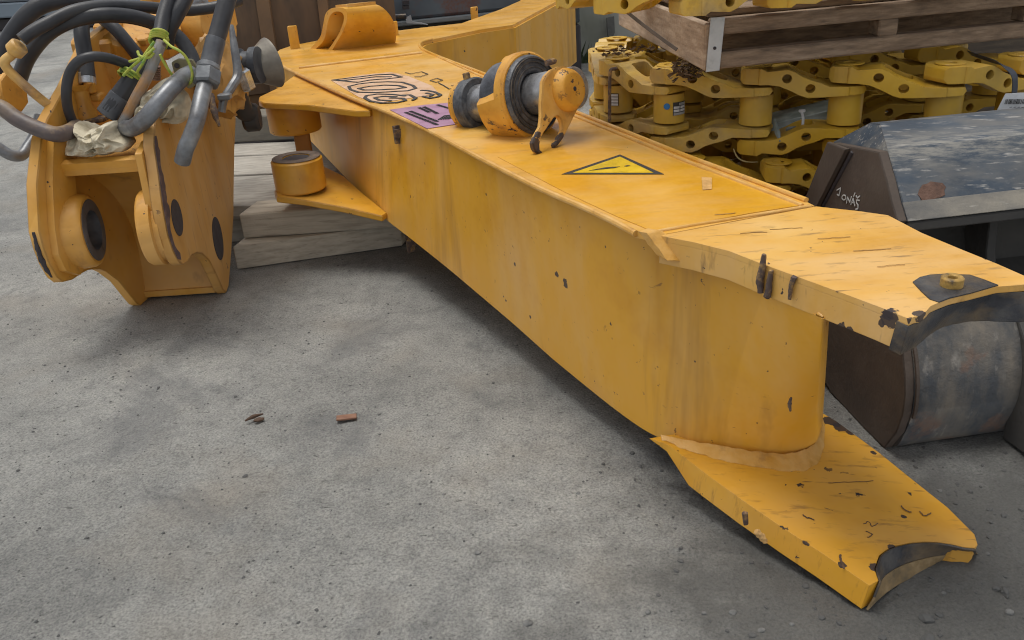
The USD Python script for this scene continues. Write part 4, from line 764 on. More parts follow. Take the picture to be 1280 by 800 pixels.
# ------------------------------------------------------------------ rags and cord
m_rag = usdkit.material(stage, '/World/Looks/dirty_cream_cloth', {
    'g': ('geometry', {}), 'n': ('noise_texture', {'scale': 14, 'detail': 5, 'roughness': .6}), 'r': ('rgb_ramp', {'ramp': [(.3, (.38, .32, .22)), (.5, (.58, .52, .39)), (.75, (.68, .63, .5))]}),
    'w': ('noise_texture', {'scale': 260, 'detail': 2}), 'b': ('bump', {'strength': .25, 'distance': .002}), 'p': ('principled_bsdf', {'roughness': .9, 'specular_ior_level': .1})},
    [('g.position', 'n.vector'), ('n.fac', 'r.fac'), ('r.color', 'p.base_color'), ('g.position', 'w.vector'), ('w.fac', 'b.height'), ('b.normal', 'p.normal')], surface='p.BSDF')
def rag(c, outline, y0, seed, depth):
    """a crumpled cloth bundle: a puffed, folded sheet inside the outline"""
    q = np.array([Y(u, v, y0) for u, v in outline]); ctr = q.mean(0); X, Z = V(1, 0, 0), V(0, 0, 1)
    poly = sg.Polygon(np.c_[q[:, 0], q[:, 2]]); ms = trimesh.creation.icosphere(subdivisions=5); v = np.array(ms.vertices)
    r = np.random.default_rng(seed); out = []
    ring_ = np.array(poly.exterior.coords)[:-1]; ca = np.arctan2(ring_[:, 1]-ctr[2], ring_[:, 0]-ctr[0]); cr = np.hypot(ring_[:, 0]-ctr[0], ring_[:, 1]-ctr[2]); o = np.argsort(ca)
    ca, cr = ca[o], cr[o]; ca = np.r_[ca-2*np.pi, ca, ca+2*np.pi]; cr = np.tile(cr, 3)
    a = np.arctan2(v[:, 2], v[:, 0]); R = np.interp(a, ca, cr); h = np.hypot(v[:, 0], v[:, 2]); s = np.sign(v[:, 1])*np.abs(v[:, 1])**.8
    wv = meshkit.noise(np.c_[v[:, 0]*1.6, v[:, 1]*1.6, v[:, 2]*1.6]+seed*2, seed+5)*2.2
    f1 = np.abs(2*meshkit.noise(np.c_[v[:, 0]*2.2+wv, v[:, 2]*2.2-wv, v[:, 1]*1.1]+seed, seed)-1); f2 = np.abs(2*meshkit.noise(np.c_[v[:, 0]*5+wv*1.5, v[:, 2]*4, v[:, 1]*2]+seed*3, seed+2)-1)
    fold = (1-f1*2.2)*.36+(1-2*f2)*.16
    hh = h*(1+.10*fold)
    pos = np.c_[ctr[0]+np.cos(a)*R*hh, ctr[1]+s*depth*(1+1.1*fold), ctr[2]+np.sin(a)*R*hh]
    return tri(pos, ms.faces)
S('rag', rag(None, [(86, 191), (89, 178), (93, 166), (96, 153), (104, 157), (112, 163), (124, 160), (134, 153), (141, 152), (143, 163), (150, 171), (163, 175), (166, 180), (160, 186), (148, 187), (128, 189), (110, 193), (98, 192)], 2.53, 3, .055), m_rag, 'crumpled cream rag tied over the pipe end on the front shelf', 'rag', smooth=True)
S('rag', rag(None, [(157, 157), (165, 152), (172, 143), (178, 128), (190, 112), (200, 103), (212, 98), (222, 108), (232, 118), (236, 135), (235, 146), (228, 153), (216, 151), (205, 150), (190, 150), (176, 160), (166, 161)], 2.60, 11, .05), m_rag, 'crumpled cream rag stuffed behind the bent grey pipe', 'rag', smooth=True)
m_cord = mat('yellow_green_cord', (.38, .44, .06), (.10, .26, .05), (.52, .50, .10), rough=.55, nscale=45, bump=.1)
cord = T('tie_cord', 'yellow and green striped cord wound round two hoses and pipes', 'cord', Y(200, 48, 2.6))
for k in range(4):
    a0 = Y(200-.6*k, 43+2.6*k, 2.64); ax = unit(Y(196, 68, 2.6)-Y(202, 42, 2.66)); X_, Y_, _ = basis(ax)
    P(cord, 'winding', tube([a0+.024*(X_*math.cos(t)+Y_*math.sin(t))+ax*.002*t for t in np.linspace(0, 2*np.pi, 13)], .0042, sides=8, n=4), m_cord)
for k in range(3):
    a0 = Y(167-2.5*k, 92+2.5*k, 2.66); ax = unit(Y(150, 120, 2.62)-Y(170, 95, 2.66)); X_, Y_, _ = basis(ax)
    P(cord, 'winding', tube([a0+.0335*(X_*math.cos(t)+Y_*math.sin(t))+ax*.002*t for t in np.linspace(0, 2*np.pi, 13)], .0042, sides=8, n=4), m_cord)
for pts in ([(205, 50, 2.6), (214, 58, 2.58), (225, 64, 2.57), (234, 74, 2.58), (240, 90, 2.58), (239, 102, 2.58), (234, 106, 2.6)], [(200, 68, 2.57), (206, 80, 2.58), (214, 92, 2.6), (219, 96, 2.62)],
            [(193, 52, 2.59), (184, 64, 2.58), (178, 72, 2.58), (172, 74, 2.6), (162, 77, 2.62)], [(193, 60, 2.57), (182, 70, 2.56), (170, 79, 2.58), (160, 88, 2.6), (154, 95, 2.6)], [(185, 66, 2.56), (178, 80, 2.56), (172, 90, 2.58), (176, 96, 2.6)], [(172, 64, 2.58), (175, 70, 2.57), (186, 72, 2.56), (192, 66, 2.57)]):
    P(cord, 'strand', px(pts, .0042, sides=8, n=6), m_cord)

# ------------------------------------------------------------------ track chains stacked on their side, and the pallet between them
m_chain = mat('track_chain_yellow', (.56, .335, .028), (.48, .275, .022), (.62, .39, .05), rough=.36, nscale=7, bump=.1, bscale=60, chip=.74, dust=((.34, .25, .10), .5, 5, (1, 1, 1)))
m_chaindirt = mat('dirty_chain_yellow', (.54, .34, .045), (.42, .25, .04), (.60, .42, .11), rough=.55, nscale=12, bump=.4, bscale=60, dust=((.32, .23, .12), .8, 9, (1, 1, 1)), streak=((.12, .08, .04), .6, 14, (1, 1, 1)))
SC = .000514
def link_mesh():
    prof = [(118, 272), (130, 260), (215, 258), (240, 272), (280, 268), (335, 264), (368, 276), (400, 296), (440, 312), (482, 324), (530, 344), (690, 345), (699, 364), (688, 381), (540, 388), (480, 391), (430, 391), (398, 381), (350, 358), (300, 338), (250, 331), (215, 331), (130, 330), (116, 312)]
    poly = sg.Polygon([((x-200)*SC, (325-y)*SC*1.1) for x, y in prof]).buffer(-.002).buffer(.002, quad_segs=2)
    m = extr(poly, .124); m.apply_transform(frame(V(0, .062, 0), V(1, 0, 0), V(0, 0, 1), V(0, -1, 0)))
    plan = sg.Point(0, 0).buffer(.056, quad_segs=8).union(sg.Point(.216, 0).buffer(.056, quad_segs=8)).union(sg.box(0, -.061, .216, .045)).buffer(-.006).buffer(.006, quad_segs=3)
    b = extr(plan, .4); b.apply_translation([0, 0, -.2])
    k = man(m) ^ man(b)
    pl2 = plan.buffer(-.005)
    for x, y in ((332, 304), (442, 350)):
        h = trimesh.creation.cylinder(.0115, .08, sections=18); h.apply_transform(frame(V((x-200)*SC, -.055, (325-y)*SC*1.1), V(1, 0, 0), V(0, 0, 1), V(0, -1, 0))); k = k - man(h)
    win = extr(sg.box(.085, -.01, .135, .03).buffer(.008), .2); win.apply_translation([0, 0, -.1]); k = k - man(win)
    return unman(k)
LK = link_mesh()
ZMID = (325-461)*SC*1.1
LKL = LK.copy(); LKL.vertices[:, 2] = 2*ZMID - LKL.vertices[:, 2]; LKL.invert()
BUSH = lathe([(1e-5, -.0352), (.0435, -.0352), (.0435, -.115), (1e-5, -.115)], V(0, 0, 0), V(0, 0, 1), 28)
if BUSH.volume < 0: BUSH.invert()
EYEM = cat_(ring(V(0, 0, .0375), V(0, 0, .0405), .016, .036, 24, .001))
def placed(m, O, X):
    k = m.copy(); X = unit(V(X[0], X[1], 0)); k.apply_transform(frame(O, X, np.cross(V(0, 0, 1), X), V(0, 0, 1))); return k
def chain(J, label, dirty=()):
    p = T('track_chain', label, 'track chain', J[len(J)//2]-V(0, 0, .2), 'track chains stacked on their sides')
    for i in range(len(J)-1):
        X = J[i+1]-J[i]; mm = m_chaindirt if i in dirty else m_chain
        s = np.linalg.norm(X)/.216; lk = LK.copy(); lk.vertices[:, 0] *= s; lo = LKL.copy(); lo.vertices[:, 0] *= s
        P(p, 'link', placed(lk, J[i], X), mm, smooth=28); P(p, 'link', placed(lo, J[i], X), mm, smooth=28)
    for i in range(1, len(J)):
        k = BUSH.copy(); k.apply_translation(J[i]); P(p, 'bushing', k, m_chain)
        k = EYEM.copy(); k.apply_translation(J[i-1]); P(p, 'pin_ring', k, m_chain)
    return p
Z0 = .711
def lay(pts, z, off=(0, 0)): return [V(x+off[0], y+off[1], z) for x, y in pts]
rowB = [(1.70, 2.62), (1.49, 2.66), (1.275, 2.69), (1.06, 2.73), (.845, 2.77), (.635, 2.80)]
jm1, jm2 = at(786, 96, z=.70)[:2], at(757, 78, z=.70)[:2]
front = [(.483, 2.393), (.701, 2.297), (.920, 2.236), (1.133, 2.140), (1.345, 2.19), (1.555, 2.25)]
def stepto(a, b, L=.216): a = np.array(a); d = np.array(b)-a; return tuple(a+d/np.linalg.norm(d)*L)
j1 = stepto(front[0], jm1); j2 = stepto(j1, jm2); j3 = stepto(j2, (j2[0]+.06, j2[1]+.2)); 
midr = [(1.60, 3.10), (1.39, 3.07), (1.175, 3.05), (.96, 3.04), (.745, 3.03), (.535, 3.0)]
turn = midr[1:] + [j3, j2, j1]
full = turn + front
chA = chain(lay(full, Z0), 'upper track chain of the lower pile, its labelled bushings in plain view', dirty=(6, 7, 8))
inner = [(.60, 2.62), (.81, 2.565), (1.02, 2.52), (1.235, 2.48), (1.45, 2.50)]
chain(lay(inner, Z0-.006), 'track chain lying inside the bend of the labelled chain', dirty=(0,))
low1 = at(982, 230, z=.47)[:2]
lowf = [(low1[0]-.62, low1[1]+.34), (low1[0]-.415, low1[1]+.25), (low1[0]-.21, low1[1]+.16), (low1[0]-.004, low1[1]+.06), (low1[0]+.2, low1[1]+.03), (low1[0]+.41, low1[1]+.05)]
lowt = [(.50, 3.0), (.345, 2.85)]
chain(lay(lowt+[stepto(lowf[0], (.34, 2.8))]+lowf, Z0-.236), 'lower track chain of the pile, mostly behind the boom edge', dirty=(4,))
chain(lay(lowf[:], Z0-.472, (-.02, .02)), 'bottom track chain of the pile, lying on the concrete behind the boom')
chain(lay([(q[0]+.02, q[1]+.30) for q in inner], Z0-.01), 'third track chain row deep inside the lower pile')
chain(lay([(q[0]-.1, q[1]+.26) for q in inner], Z0-.24), 'track chain row inside the layer below the labelled chain')
for zz, nm in ((Z0-.012, 'upper'), (Z0-.243, 'second'), (Z0-.478, 'lowest')):
    chain(lay([(q[0]-.2, q[1]+.14) for q in inner], zz), f'hidden track chain row just behind the inner one in the {nm} layer of the pile')
    chain(lay([(q[0]-.15, q[1]+.44) for q in inner], zz), f'hindmost hidden track chain row in the {nm} layer of the pile')
chain(lay([(q[0]-.1, q[1]+.60) for q in inner], Z0-.245), 'rear track chain row of the layer below the labelled chain')
chain(lay([(q[0]-.1, q[1]+.3) for q in inner], Z0-.475), 'rear track chain row lying on the concrete')

pz = .772
c0 = at(889, 88, z=pz); c1 = at(1280, 48, z=pz); pf_ = unit(c1-c0); pf_[2] = 0; pf_ = unit(pf_)
l1 = at(780, 31, z=pz); pd = unit(V(*(l1-c0)[:2], 0)); pdl = np.linalg.norm(l1-c0)
pal = T('pallet', 'rough wooden pallet with a metal corner strap between two layers of track chains', 'pallet', c0+pf_*.5+pd*.4-V(0, 0, 0))
uz = pz+.1375+.1945
ua = at(866, 17, z=uz-.19)+pd*.012; ua[2] = uz
uf = [ua+pf_*.216*k+V(0, 0, 0)+pd*(.0, .004, .008, .01, .012, .014)[k] for k in range(6)]
u1 = ua+unit(pd*.75-pf_*.65)*.216; u2 = u1+unit(pd*.95-pf_*.3)*.216; u3 = u2+unit(pd*.9+pf_*.45)*.216; u4 = u3+unit(pd*.2+pf_)*.216
chain([u4, u3, u2, u1]+uf, 'track chain lying on top of the wooden pallet', dirty=(4,))
chain([q+pd*.32 for q in uf[1:]], 'track chain behind the front one on top of the pallet')
P(pal, 'stringer', bbox(c0+V(0, 0, .001), pf_*1.35, pd*.045, V(0, 0, .040), .004), m_pallet, 'lower front board')
P(pal, 'stringer', bbox(c0+V(0, 0, .082), pf_*1.35, pd*.045, V(0, 0, .037), .004), m_pallet, 'upper front board')
for k, t in enumerate((.45, .87, 1.25)):
    P(pal, 'block', bbox(c0+pf_*t+pd*.003+V(0, 0, .0405), pf_*.055, pd*.06, V(0, 0, .041), .004), m_pallet)
for k, dd in enumerate((.28, .56, .84)):
    P(pal, 'stringer', bbox(c0+pd*dd+V(0, 0, .001), pf_*1.35, pd*.045, V(0, 0, .118), .004), m_pallet)
P(pal, 'side_board', bbox(c0-pf_*.020+V(0, 0, .0), pf_*.0195, pd*pdl, V(0, 0, .112), .004), mat('pale_side_board', (.36, .27, .195), (.24, .17, .12), (.48, .38, .29), rough=.85, nscale=5, stretch=(8, 2, 14), bump=.4, bscale=80, streak=((.12, .08, .05), .5, 7, (8, 2, 14))))
for k in range(7):
    P(pal, 'deck_board', bbox(c0+pd*(.05+.125*k)+V(0, 0, .1195), pf_*1.33, pd*.1, V(0, 0, .018), .003), m_pallet)
sm = mat('galvanised_strap', (.48, .49, .50), (.38, .39, .40), (.58, .59, .6), rough=.36, metal=.75, nscale=20, bump=.05)
fpl = (pd, pd@(c0-pd*.004))
sp_ = [(888, 22), (906, 21), (899, 88), (882, 90)]
mst = P(pal, 'metal_strap', slab([at(*q, pl=fpl) for q in sp_], pd, -.0025), sm)
P(mst, 'strap_nail', cyl(at(893, 60, pl=fpl)-pd*.001, at(893, 60, pl=fpl)-pd*.0045, .004, 12, .0004), m_dark)

m_crate = mat('dark_crate_wood', (.075, .058, .042), (.045, .035, .026), (.11, .085, .06), rough=.9, nscale=5, stretch=(2, 8, 14), bump=.3, bevel=0)
crt = T('wooden_crate', 'dark wooden crate standing behind the track chain pile', 'crate', (1.9, 3.75, 0))
for k in range(9): P(crt, 'board', bbox(V(.98, 3.56, .02+.15*k), V(2.3, .1, 0), V(0, .03, 0), V(0, 0, .145), .004), m_crate)
for k in range(3): P(crt, 'post', bbox(V(1.0+1.05*k, 3.60+.045*k, .01), V(.09, .004, 0), V(0, .09, 0), V(0, 0, 1.36), .004), m_crate)
# labels, strap, tag and parcel on the chains
m_white = mat('white_label_paper', (.62, .63, .64), rough=.45, nscale=30, bump=0); m_blue = mat('blue_label_print', (.02, .16, .42), rough=.4, nscale=30, bump=0)
def cylpatch(c, r, a0, a1, z0, z1, n=6, t=.0006):
    A, B = [], []
    for a in np.linspace(a0, a1, n):
        A.append(c+V(math.sin(a)*r, -math.cos(a)*r, z1)); B.append(c+V(math.sin(a)*r, -math.cos(a)*r, z0))
    return ruled(np.array(A), np.array(B), t)
JJ = lay(full, Z0)
def label(J, a0, a1, rows, disc=False):
    R = .0437
    bl_ = P(chA, 'bushing_label', cylpatch(J, R+.0012, a0, a1, -.092, -.056), m_black)
    for k, (f0, f1) in enumerate(rows):
        P(bl_, 'label_field', cylpatch(J, R+.0022, a0+(a1-a0)*f0, a0+(a1-a0)*f1, -.0915+.0088*(k//2 if len(rows) > 4 else k), -.0915+.0088*(k//2 if len(rows) > 4 else k)+.0068, 4), m_white)
    if disc:
        q = J+V(math.sin(a0-.38)*(R+.001), -math.cos(a0-.38)*(R+.001), -.066); ax = unit(V(math.sin(a0-.38), -math.cos(a0-.38), 0))
        P(chA, 'round_sticker', cyl(q, q+ax*.0012, .0088, 20, .0002), m_blue)
n_t = len(turn)
label(JJ[n_t], .05, 1.0, [(.04, .96), (.04, .96), (.04, .45), (.52, .96), (.04, .45), (.52, .96), (.4, .96), (.4, .96)][:8], True)
label(JJ[n_t-1], -.85, -.1, [(.06, .94)]*4)
tl = at(1266, 128, y=2.04); ex_, ez_ = V(.99, .1, .03), V(.02, .1, 1)
tag = T('barcode_tag', 'white paper tag with a barcode hanging at the right edge of the chains', 'tag', tl)
P(tag, 'paper', slab([at(1257, 117, y=2.04), at(1300, 114, y=2.045), at(1300, 150, y=2.02), at(1251, 150, y=2.015)], V(0, 1, .1), .001), m_white)
x = 1257.5; rb = random.Random(8)
bars = []
while x < 1284:
    wd = rb.choice([.5, .8, 1.3]); bars.append(slab([at(x, 124, y=2.035), at(x+wd, 124, y=2.035), at(x+wd-.4, 131, y=2.031), at(x-.4, 131, y=2.031)], V(0, 1, .1), .0006)); x += wd+rb.choice([.5, .7, 1.0])
P(tag, 'barcode', cat_(*bars), m_black, kind='stuff')
P(tag, 'small_print', cat_(*[ribbon([at(1262+5*k, 134+.0*k, y=2.028), at(1265+5*k, 133.8, y=2.028)], V(0, -1, -.1), .0012, .0006) for k in range(4)]), m_black, kind='stuff')
m_strap = mat('black_strap_plastic', (.028, .032, .042), rough=.4, nscale=20, bump=.1)
def band(pts, n, w, t=.0015):
    pts = spline(pts, 6); n = np.asarray(n, float); d = np.gradient(pts, axis=0); ww = np.cross(d, n); ww /= np.linalg.norm(ww, axis=1, keepdims=True)
    return ruled(pts+ww*w/2, pts-ww*w/2, t)
S('packing_strap', band([at(1212, 66, y=2.32), at(1232, 73, y=2.20), at(1252, 80, y=2.10), at(1267, 92, y=2.06), at(1269, 108, y=2.055), at(1267, 125, y=2.055)], V(.3, -.8, .5), .019), m_strap, 'black packing strap over the chain link beside the barcode tag', 'strap')
S('packing_strap', band([at(776, -12, y=2.42), at(778, 8, y=2.40), at(800, 28, y=2.36), at(828, 49, y=2.26), at(846, 62, y=2.21)], V(-.4, -.8, .3), .009), mat('brown_strap', (.085, .065, .05), rough=.5, nscale=20), 'thin brown strap slanting down over the pale pallet side', 'strap')
S('rod_hook', tube([at(774, 84, y=2.50), at(769, 86, y=2.48), at(763, 89, y=2.47), at(762, 110, y=2.47), at(762, 130, y=2.47), at(762, 152, y=2.47)], .005, sides=8), m_burr, 'thin rusty rod hooked over the left end of the chains', 'rod')
m_plastic = usdkit.material(stage, '/World/Looks/cloudy_plastic', {'g': ('geometry', {}), 'n': ('noise_texture', {'scale': 18, 'detail': 4}), 'r': ('rgb_ramp', {'ramp': [(.3, (.10, .125, .115)), (.6, (.20, .235, .22)), (.8, (.36, .39, .37))]}), 'p': ('principled_bsdf', {'roughness': .28, 'specular_ior_level': .7}), 'b': ('bump', {'strength': .4, 'distance': .006})},
    [('g.position', 'n.vector'), ('n.fac', 'r.fac'), ('r.color', 'p.base_color'), ('n.fac', 'b.height'), ('b.normal', 'p.normal')], surface='p.BSDF')
pc = at(1000, 153, y=2.42)
par = T('plastic_parcel', 'grey green plastic wrapped parcel with a white cable tie between the chain links', 'parcel', pc)
def parcel(c, X, Y_, Z, seed):
    m = trimesh.creation.box((2, 2, 2)); m = m.subdivide().subdivide().subdivide().subdivide(); v = np.array(m.vertices); r = np.linalg.norm(v, axis=1, keepdims=True); v = v*(.72+.28/r*1.0)
    v += .13*(np.abs(2*meshkit.fbm(v*1.8+5, 3, seed)-1)[:, None])*np.sign(v)-.04; return tri(c+np.outer(v[:, 0], X)+np.outer(v[:, 1], Y_)+np.outer(v[:, 2], Z), m.faces)
P(par, 'wrapping', parcel(at(1010, 149, y=2.36), V(.125, -.02, .026), V(0, .06, 0), V(0, .0, .032), 4), m_plastic, smooth=True)
P(par, 'torn_flap', tube([at(968, 150, y=2.28), at(972, 166, y=2.24), at(975, 177, y=2.22)], [.004, .008, .002], sides=6), m_plastic)
P(par, 'cable_tie', band([at(1002, 139, y=2.285), at(1004, 148, y=2.27), at(1003, 160, y=2.27)], V(0, -1, .2), .007), m_white)
P(par, 'tie_head', bbox(at(999, 141, y=2.28), V(.018, 0, 0), V(0, .008, 0), V(0, 0, .008), .002), m_white)
# withered leaves and straw caught in the chain
def leaves(name, centre, n, spread, cols, label, seed, size=(.005, .013)):
    r = np.random.default_rng(seed); v, f = [], []
    for i in range(n):
        c = centre+r.normal(0, 1, 3)*spread; a = unit(r.normal(0, 1, 3)); b = basis(a)[0]*r.uniform(*size); cc = basis(a)[1]*r.uniform(*size)*.5; k = len(v)
        v += [c-b, c+cc+a*.003, c+b, c-cc+a*.002]; f += [[k, k+1, k+2], [k, k+2, k+3]]
    mm = usdkit.material(stage, '/World/Looks/'+name+'_brown', {'o': ('geometry', {}), 'r': ('rgb_ramp', {'ramp': cols}), 'p': ('principled_bsdf', {'roughness': .8})}, [('o.random_per_island', 'r.fac'), ('r.color', 'p.base_color')], surface='p.BSDF')
    S(name, tri(v, f), mm, label, 'leaves', kind='stuff', smooth=False)
leaves('dry_leaves', at(858, 88, y=2.27), 150, V(.022, .012, .012), [(0, (.04, .025, .015)), (.5, (.13, .085, .045)), (1, (.28, .21, .13))], 'clump of withered brown leaves caught on the chain by the pallet corner', 6)
leaves('dry_leaves', at(790, 62, y=2.6), 60, V(.05, .03, .006), [(0, (.10, .06, .03)), (1, (.25, .19, .12))], 'a few dead leaves scattered on the far links of the chain', 9)
S('straw', cat_(*[tube([at(917, 186+k, y=2.22), at(921+k*1.5, 196+k, y=2.2), at(928+3.2*k, 201+k*.6, y=2.19), at(935+4*k, 203-.2*k, y=2.19)], .0014, sides=5) for k in range(4)]), mat('straw_colour', (.36, .28, .12), rough=.8, nscale=40), 'small tuft of pale straw hanging between two chain layers', 'straw', kind='stuff')

# ------------------------------------------------------------------ the digger bucket on the right
BA = at(1105, 561, z=0); BE = unit(at(1250, 540, z=0)-BA); BP = (BE, BE@BA)
bp = lambda u, v: at(u, v, pl=BP)
m_bblue = mat('worn_blue_bucket_paint', (.045, .062, .085), (.030, .042, .060), (.075, .092, .115), line=(bp(1098, 191), BE, .06, (.30, .285, .25)), rough=.5, nscale=5, bump=.3, bscale=60, dust=((.20, .185, .16), .6, 9, (.7, 2, 2)), rust=(7, .60, (.14, .07, .045)), rustamt=.75, streak=((.42, .40, .37), .9, 14, (1.2, 8, 8)), scratch=((.30, .29, .27), .7))
m_bend = mat('brown_bucket_plate', (.072, .052, .04), (.05, .037, .03), (.10, .075, .058), rough=.7, nscale=6, bump=.3, bscale=50, dust=((.11, .085, .065), .5, 5, (1, 1, 1)))
m_bshell = mat('muddy_bucket_shell', (.06, .065, .072), (.035, .04, .048), (.10, .10, .098), rough=.65, nscale=6, bump=.7, bscale=45, dust=((.21, .18, .14), .95, 6.5, (1.6, 1.6, .55)), rust=(8, .57, (.17, .10, .07)), rustamt=.7, streak=((.3, .28, .25), .6, 18, (2, 2, .8)))
m_bdark = mat('dark_bucket_inside', (.05, .048, .045), (.03, .03, .03), (.09, .085, .075), rough=.75, nscale=5, bump=.4, bscale=50)
bp = lambda u, v: at(u, v, pl=BP)
buck = T('digger_bucket', 'worn blue and brown digger bucket lying behind the forked boom end', 'bucket', BA+BE*.3)
hid = [bp(1022, 480), bp(1010, 420)]
back_ = [V(0, 1.97, .06), V(0, 2.06, .2), V(0, 2.075, .36)]
def onb(q): q = np.array(q, float); q[0] = (BP[1]-BE[1]*q[1]-BE[2]*q[2])/BE[0]; return q
endp = [bp(1012, 249), bp(1040, 179), bp(1098, 190), bp(1108, 225), bp(1115, 254), bp(1122, 277)] + [onb(V(0, 1.70, .47)), onb(V(0, 1.66, .40)), onb(V(0, 1.60, .31)), bp(1128, 440), bp(1131, 470), bp(1131, 495), bp(1128, 518), bp(1120, 541), bp(1105, 560)] + [onb(V(0, 1.68, .0)), onb(V(0, 1.84, .005))] + [onb(q) for q in back_]
P(buck, 'end_plate', slab(endp, BE, .022, ch=.002), m_bend)
W = BE*1.25; o2 = BE*.0225
def run(pts, t, w0=o2, w1=None): pts = np.array(pts); return ruled(pts+w0, pts+(W if w1 is None else w1), t)
qt = onb(V(0, 1.90, .672)); rg = bp(1098, 189.5); mid = bp(1115, 254); lowr = bp(1122, 277.5)
pb = [onb(V(0, 1.99, .61)), qt, onb(V(0, 1.86, .678)), (rg*.97+qt*.03)+V(0, 0, .002), rg-V(0, .004, .006), bp(1106.5, 222), mid+V(0, .003, .004), mid-V(0, .002, .006), lowr]
pr = np.array(pb); s0 = pr+o2; s0[1:3] += BE*.035; s0[0] += BE*.0
sh = ruled(s0, pr+W, .012)
sv = np.array(sh.vertices)
P(buck, 'torsion_beam', sh, m_bblue, smooth=25)
P(buck, 'lower_bevel', ruled(np.array([mid, lowr])+o2-V(0, .0025, 0), np.array([mid, lowr])+W-V(0, .0025, 0), .002), mat('tan_scuffed_bevel', (.06, .065, .075), (.035, .042, .055), (.13, .125, .115), rough=.6, nscale=7, bump=.3, dust=((.26, .235, .19), .9, 4, (1, 2, 2)), streak=((.42, .40, .36), .8, 12, (1.5, 5, 5))))
P(buck, 'beam_end', unman(m3.Manifold.hull_points(np.vstack([s0+BE*.002, s0+BE*.012-V(0, 0, .001)]).astype(np.float32))), m_bblue)
P(buck, 'beam_lip', bbox(lowr+o2-V(0, .001, .026), W-o2, V(0, .03, 0), V(0, 0, .022), .003), m_bdark)
inn_ = [lowr+V(0, .03, -.012), onb(V(0, 1.80, .50)), onb(V(0, 1.825, .42)), onb(V(0, 1.80, .34)), onb(V(0, 1.74, .315)), onb(V(0, 1.70, .312))]
P(buck, 'recess_plate', run(inn_, .012), m_bdark)
shp_ = spline([onb(V(0, 1.72, .322)), onb(V(0, 1.655, .322)), onb(V(0, 1.61, .30)), bp(1128, 440), bp(1131, 470), bp(1131, 495), bp(1128, 518), bp(1120, 541), bp(1105, 560), onb(V(0, 1.68, .0)), onb(V(0, 1.84, .005)), onb(V(0, 1.97, .06)), onb(V(0, 2.06, .2)), onb(V(0, 2.075, .36)), onb(V(0, 2.03, .5))], 4)
P(buck, 'shell', run(shp_, .014, BE*.0225), m_bshell, smooth=40)
P(buck, 'wear_ring', run(shp_[:26]+0, -.005, BE*.0235, BE*.031), m_bend)
def earpts(q, dy=0): return q
ear = [(1.79, .505), (1.735, .50), (1.725, .40), (1.70, .325), (1.60, .30), (1.53, .22), (1.52, .13), (1.48, .06), (1.40, .012), (1.56, .004), (1.56, .12), (1.60, .22), (1.66, .29), (1.78, .34), (1.81, .42)]
for k, x_ in enumerate((.272, .62, .97)):
    P(buck, 'ear', slab([onb(V(0, *q))+BE*x_ for q in ear], BE, .024, ch=.002), m_bdark)
gr0, gr1 = bp(1066, 190), bp(1027, 262)
P(buck, 'plate_groove', tube([gr0-BE*.0005, (gr0+gr1)/2-BE*.0005, gr1-BE*.0005], .0045, sides=8), m_dark)
edgepts = [bp(1012, 249), bp(1040, 179)]
P(buck, 'thick_lip', slab([bp(1010, 252)-BE*.001, bp(1040, 177)-BE*.001, bp(1064, 186)-BE*.001, bp(1025, 262)-BE*.001], BE, -.012, ch=.002), m_bend)
ch_ = lambda *q: ribbon([bp(980+.25*x, 130+.25*y)-BE*.0012 for x, y in q], -BE, .0032, .0008)
m_chalk = mat('white_chalk_writing', (.62, .62, .60), rough=.8, nscale=80, bump=0)
P(buck, 'chalk_letter', ch_((268, 430), (286, 420), (284, 436), (278, 458), (270, 452)), m_chalk)
P(buck, 'chalk_letter', ch_(*[(303+10*math.cos(t), 467+12*math.sin(t)) for t in np.linspace(0, 6.3, 12)]), m_chalk)
P(buck, 'chalk_letter', ch_((316, 494), (321, 466), (333, 492), (340, 464)), m_chalk)
P(buck, 'chalk_letter', cat_(ch_((338, 502), (349, 472), (357, 508)), ch_((342, 492), (355, 493)), ch_((352, 462), (358, 446))), m_chalk, kind='stuff')
P(buck, 'chalk_letter', cat_(ch_((380, 482), (367, 480), (366, 494), (374, 505), (373, 522), (362, 526)), ch_((364, 458), (370, 470), (382, 460))), m_chalk, kind='stuff')
pat = lambda pts, n: slab(pts, n, .0012)
ff = unit(np.cross(BE, mid-rg)); ff = ff if ff[1] < 0 else -ff; FP = (ff, ff@(bp(1106, 222)+ff*.0015))
P(buck, 'bare_rust_patch', slab([at(u, v, pl=FP) for u, v in [(1147, 243), (1149, 237), (1153, 231), (1158, 230), (1163, 227), (1170, 228), (1178, 229), (1182, 234), (1180, 238), (1181, 244), (1175, 247), (1170, 248), (1163, 253), (1158, 252), (1154, 254), (1151, 249)]], ff, .0012), mat('red_brown_rust', (.12, .065, .045), (.075, .042, .032), (.17, .10, .075), rough=.9, nscale=45, bump=.6))

# ------------------------------------------------------------------ small things on the concrete
m_chip = mat('red_wood_chip', (.21, .105, .065), (.14, .065, .04), (.29, .17, .115), rough=.8, nscale=40, stretch=(1, 6, 1), bump=.4)
q = at(434, 523, z=.004)
S('wood_chip', bbox(q-V(.026, .012, 0), V(.052, .004, 0), V(-.003, .022, 0), V(0, 0, .006), .0015), m_chip, 'small flat reddish wood chip lying alone on the concrete', 'wood chip')
q = at(317, 525, z=.004)
S('bark_scrap', cat_(tube([q+V(-.02, -.008, .004), q+V(0, .004, .008), q+V(.022, .018, .006)], [.002, .006, .002], sides=7), blob(q+V(.016, -.006, .004), V(.012, .004, 0), V(-.003, .007, 0), V(0, 0, .004), 3, .3, 2)), mat('dark_bark', (.085, .05, .032), rough=.85, nscale=50, bump=.4), 'dark curled scrap of bark on the concrete left of the wood chip', 'bark')
pm = trimesh.creation.icosphere(subdivisions=1)
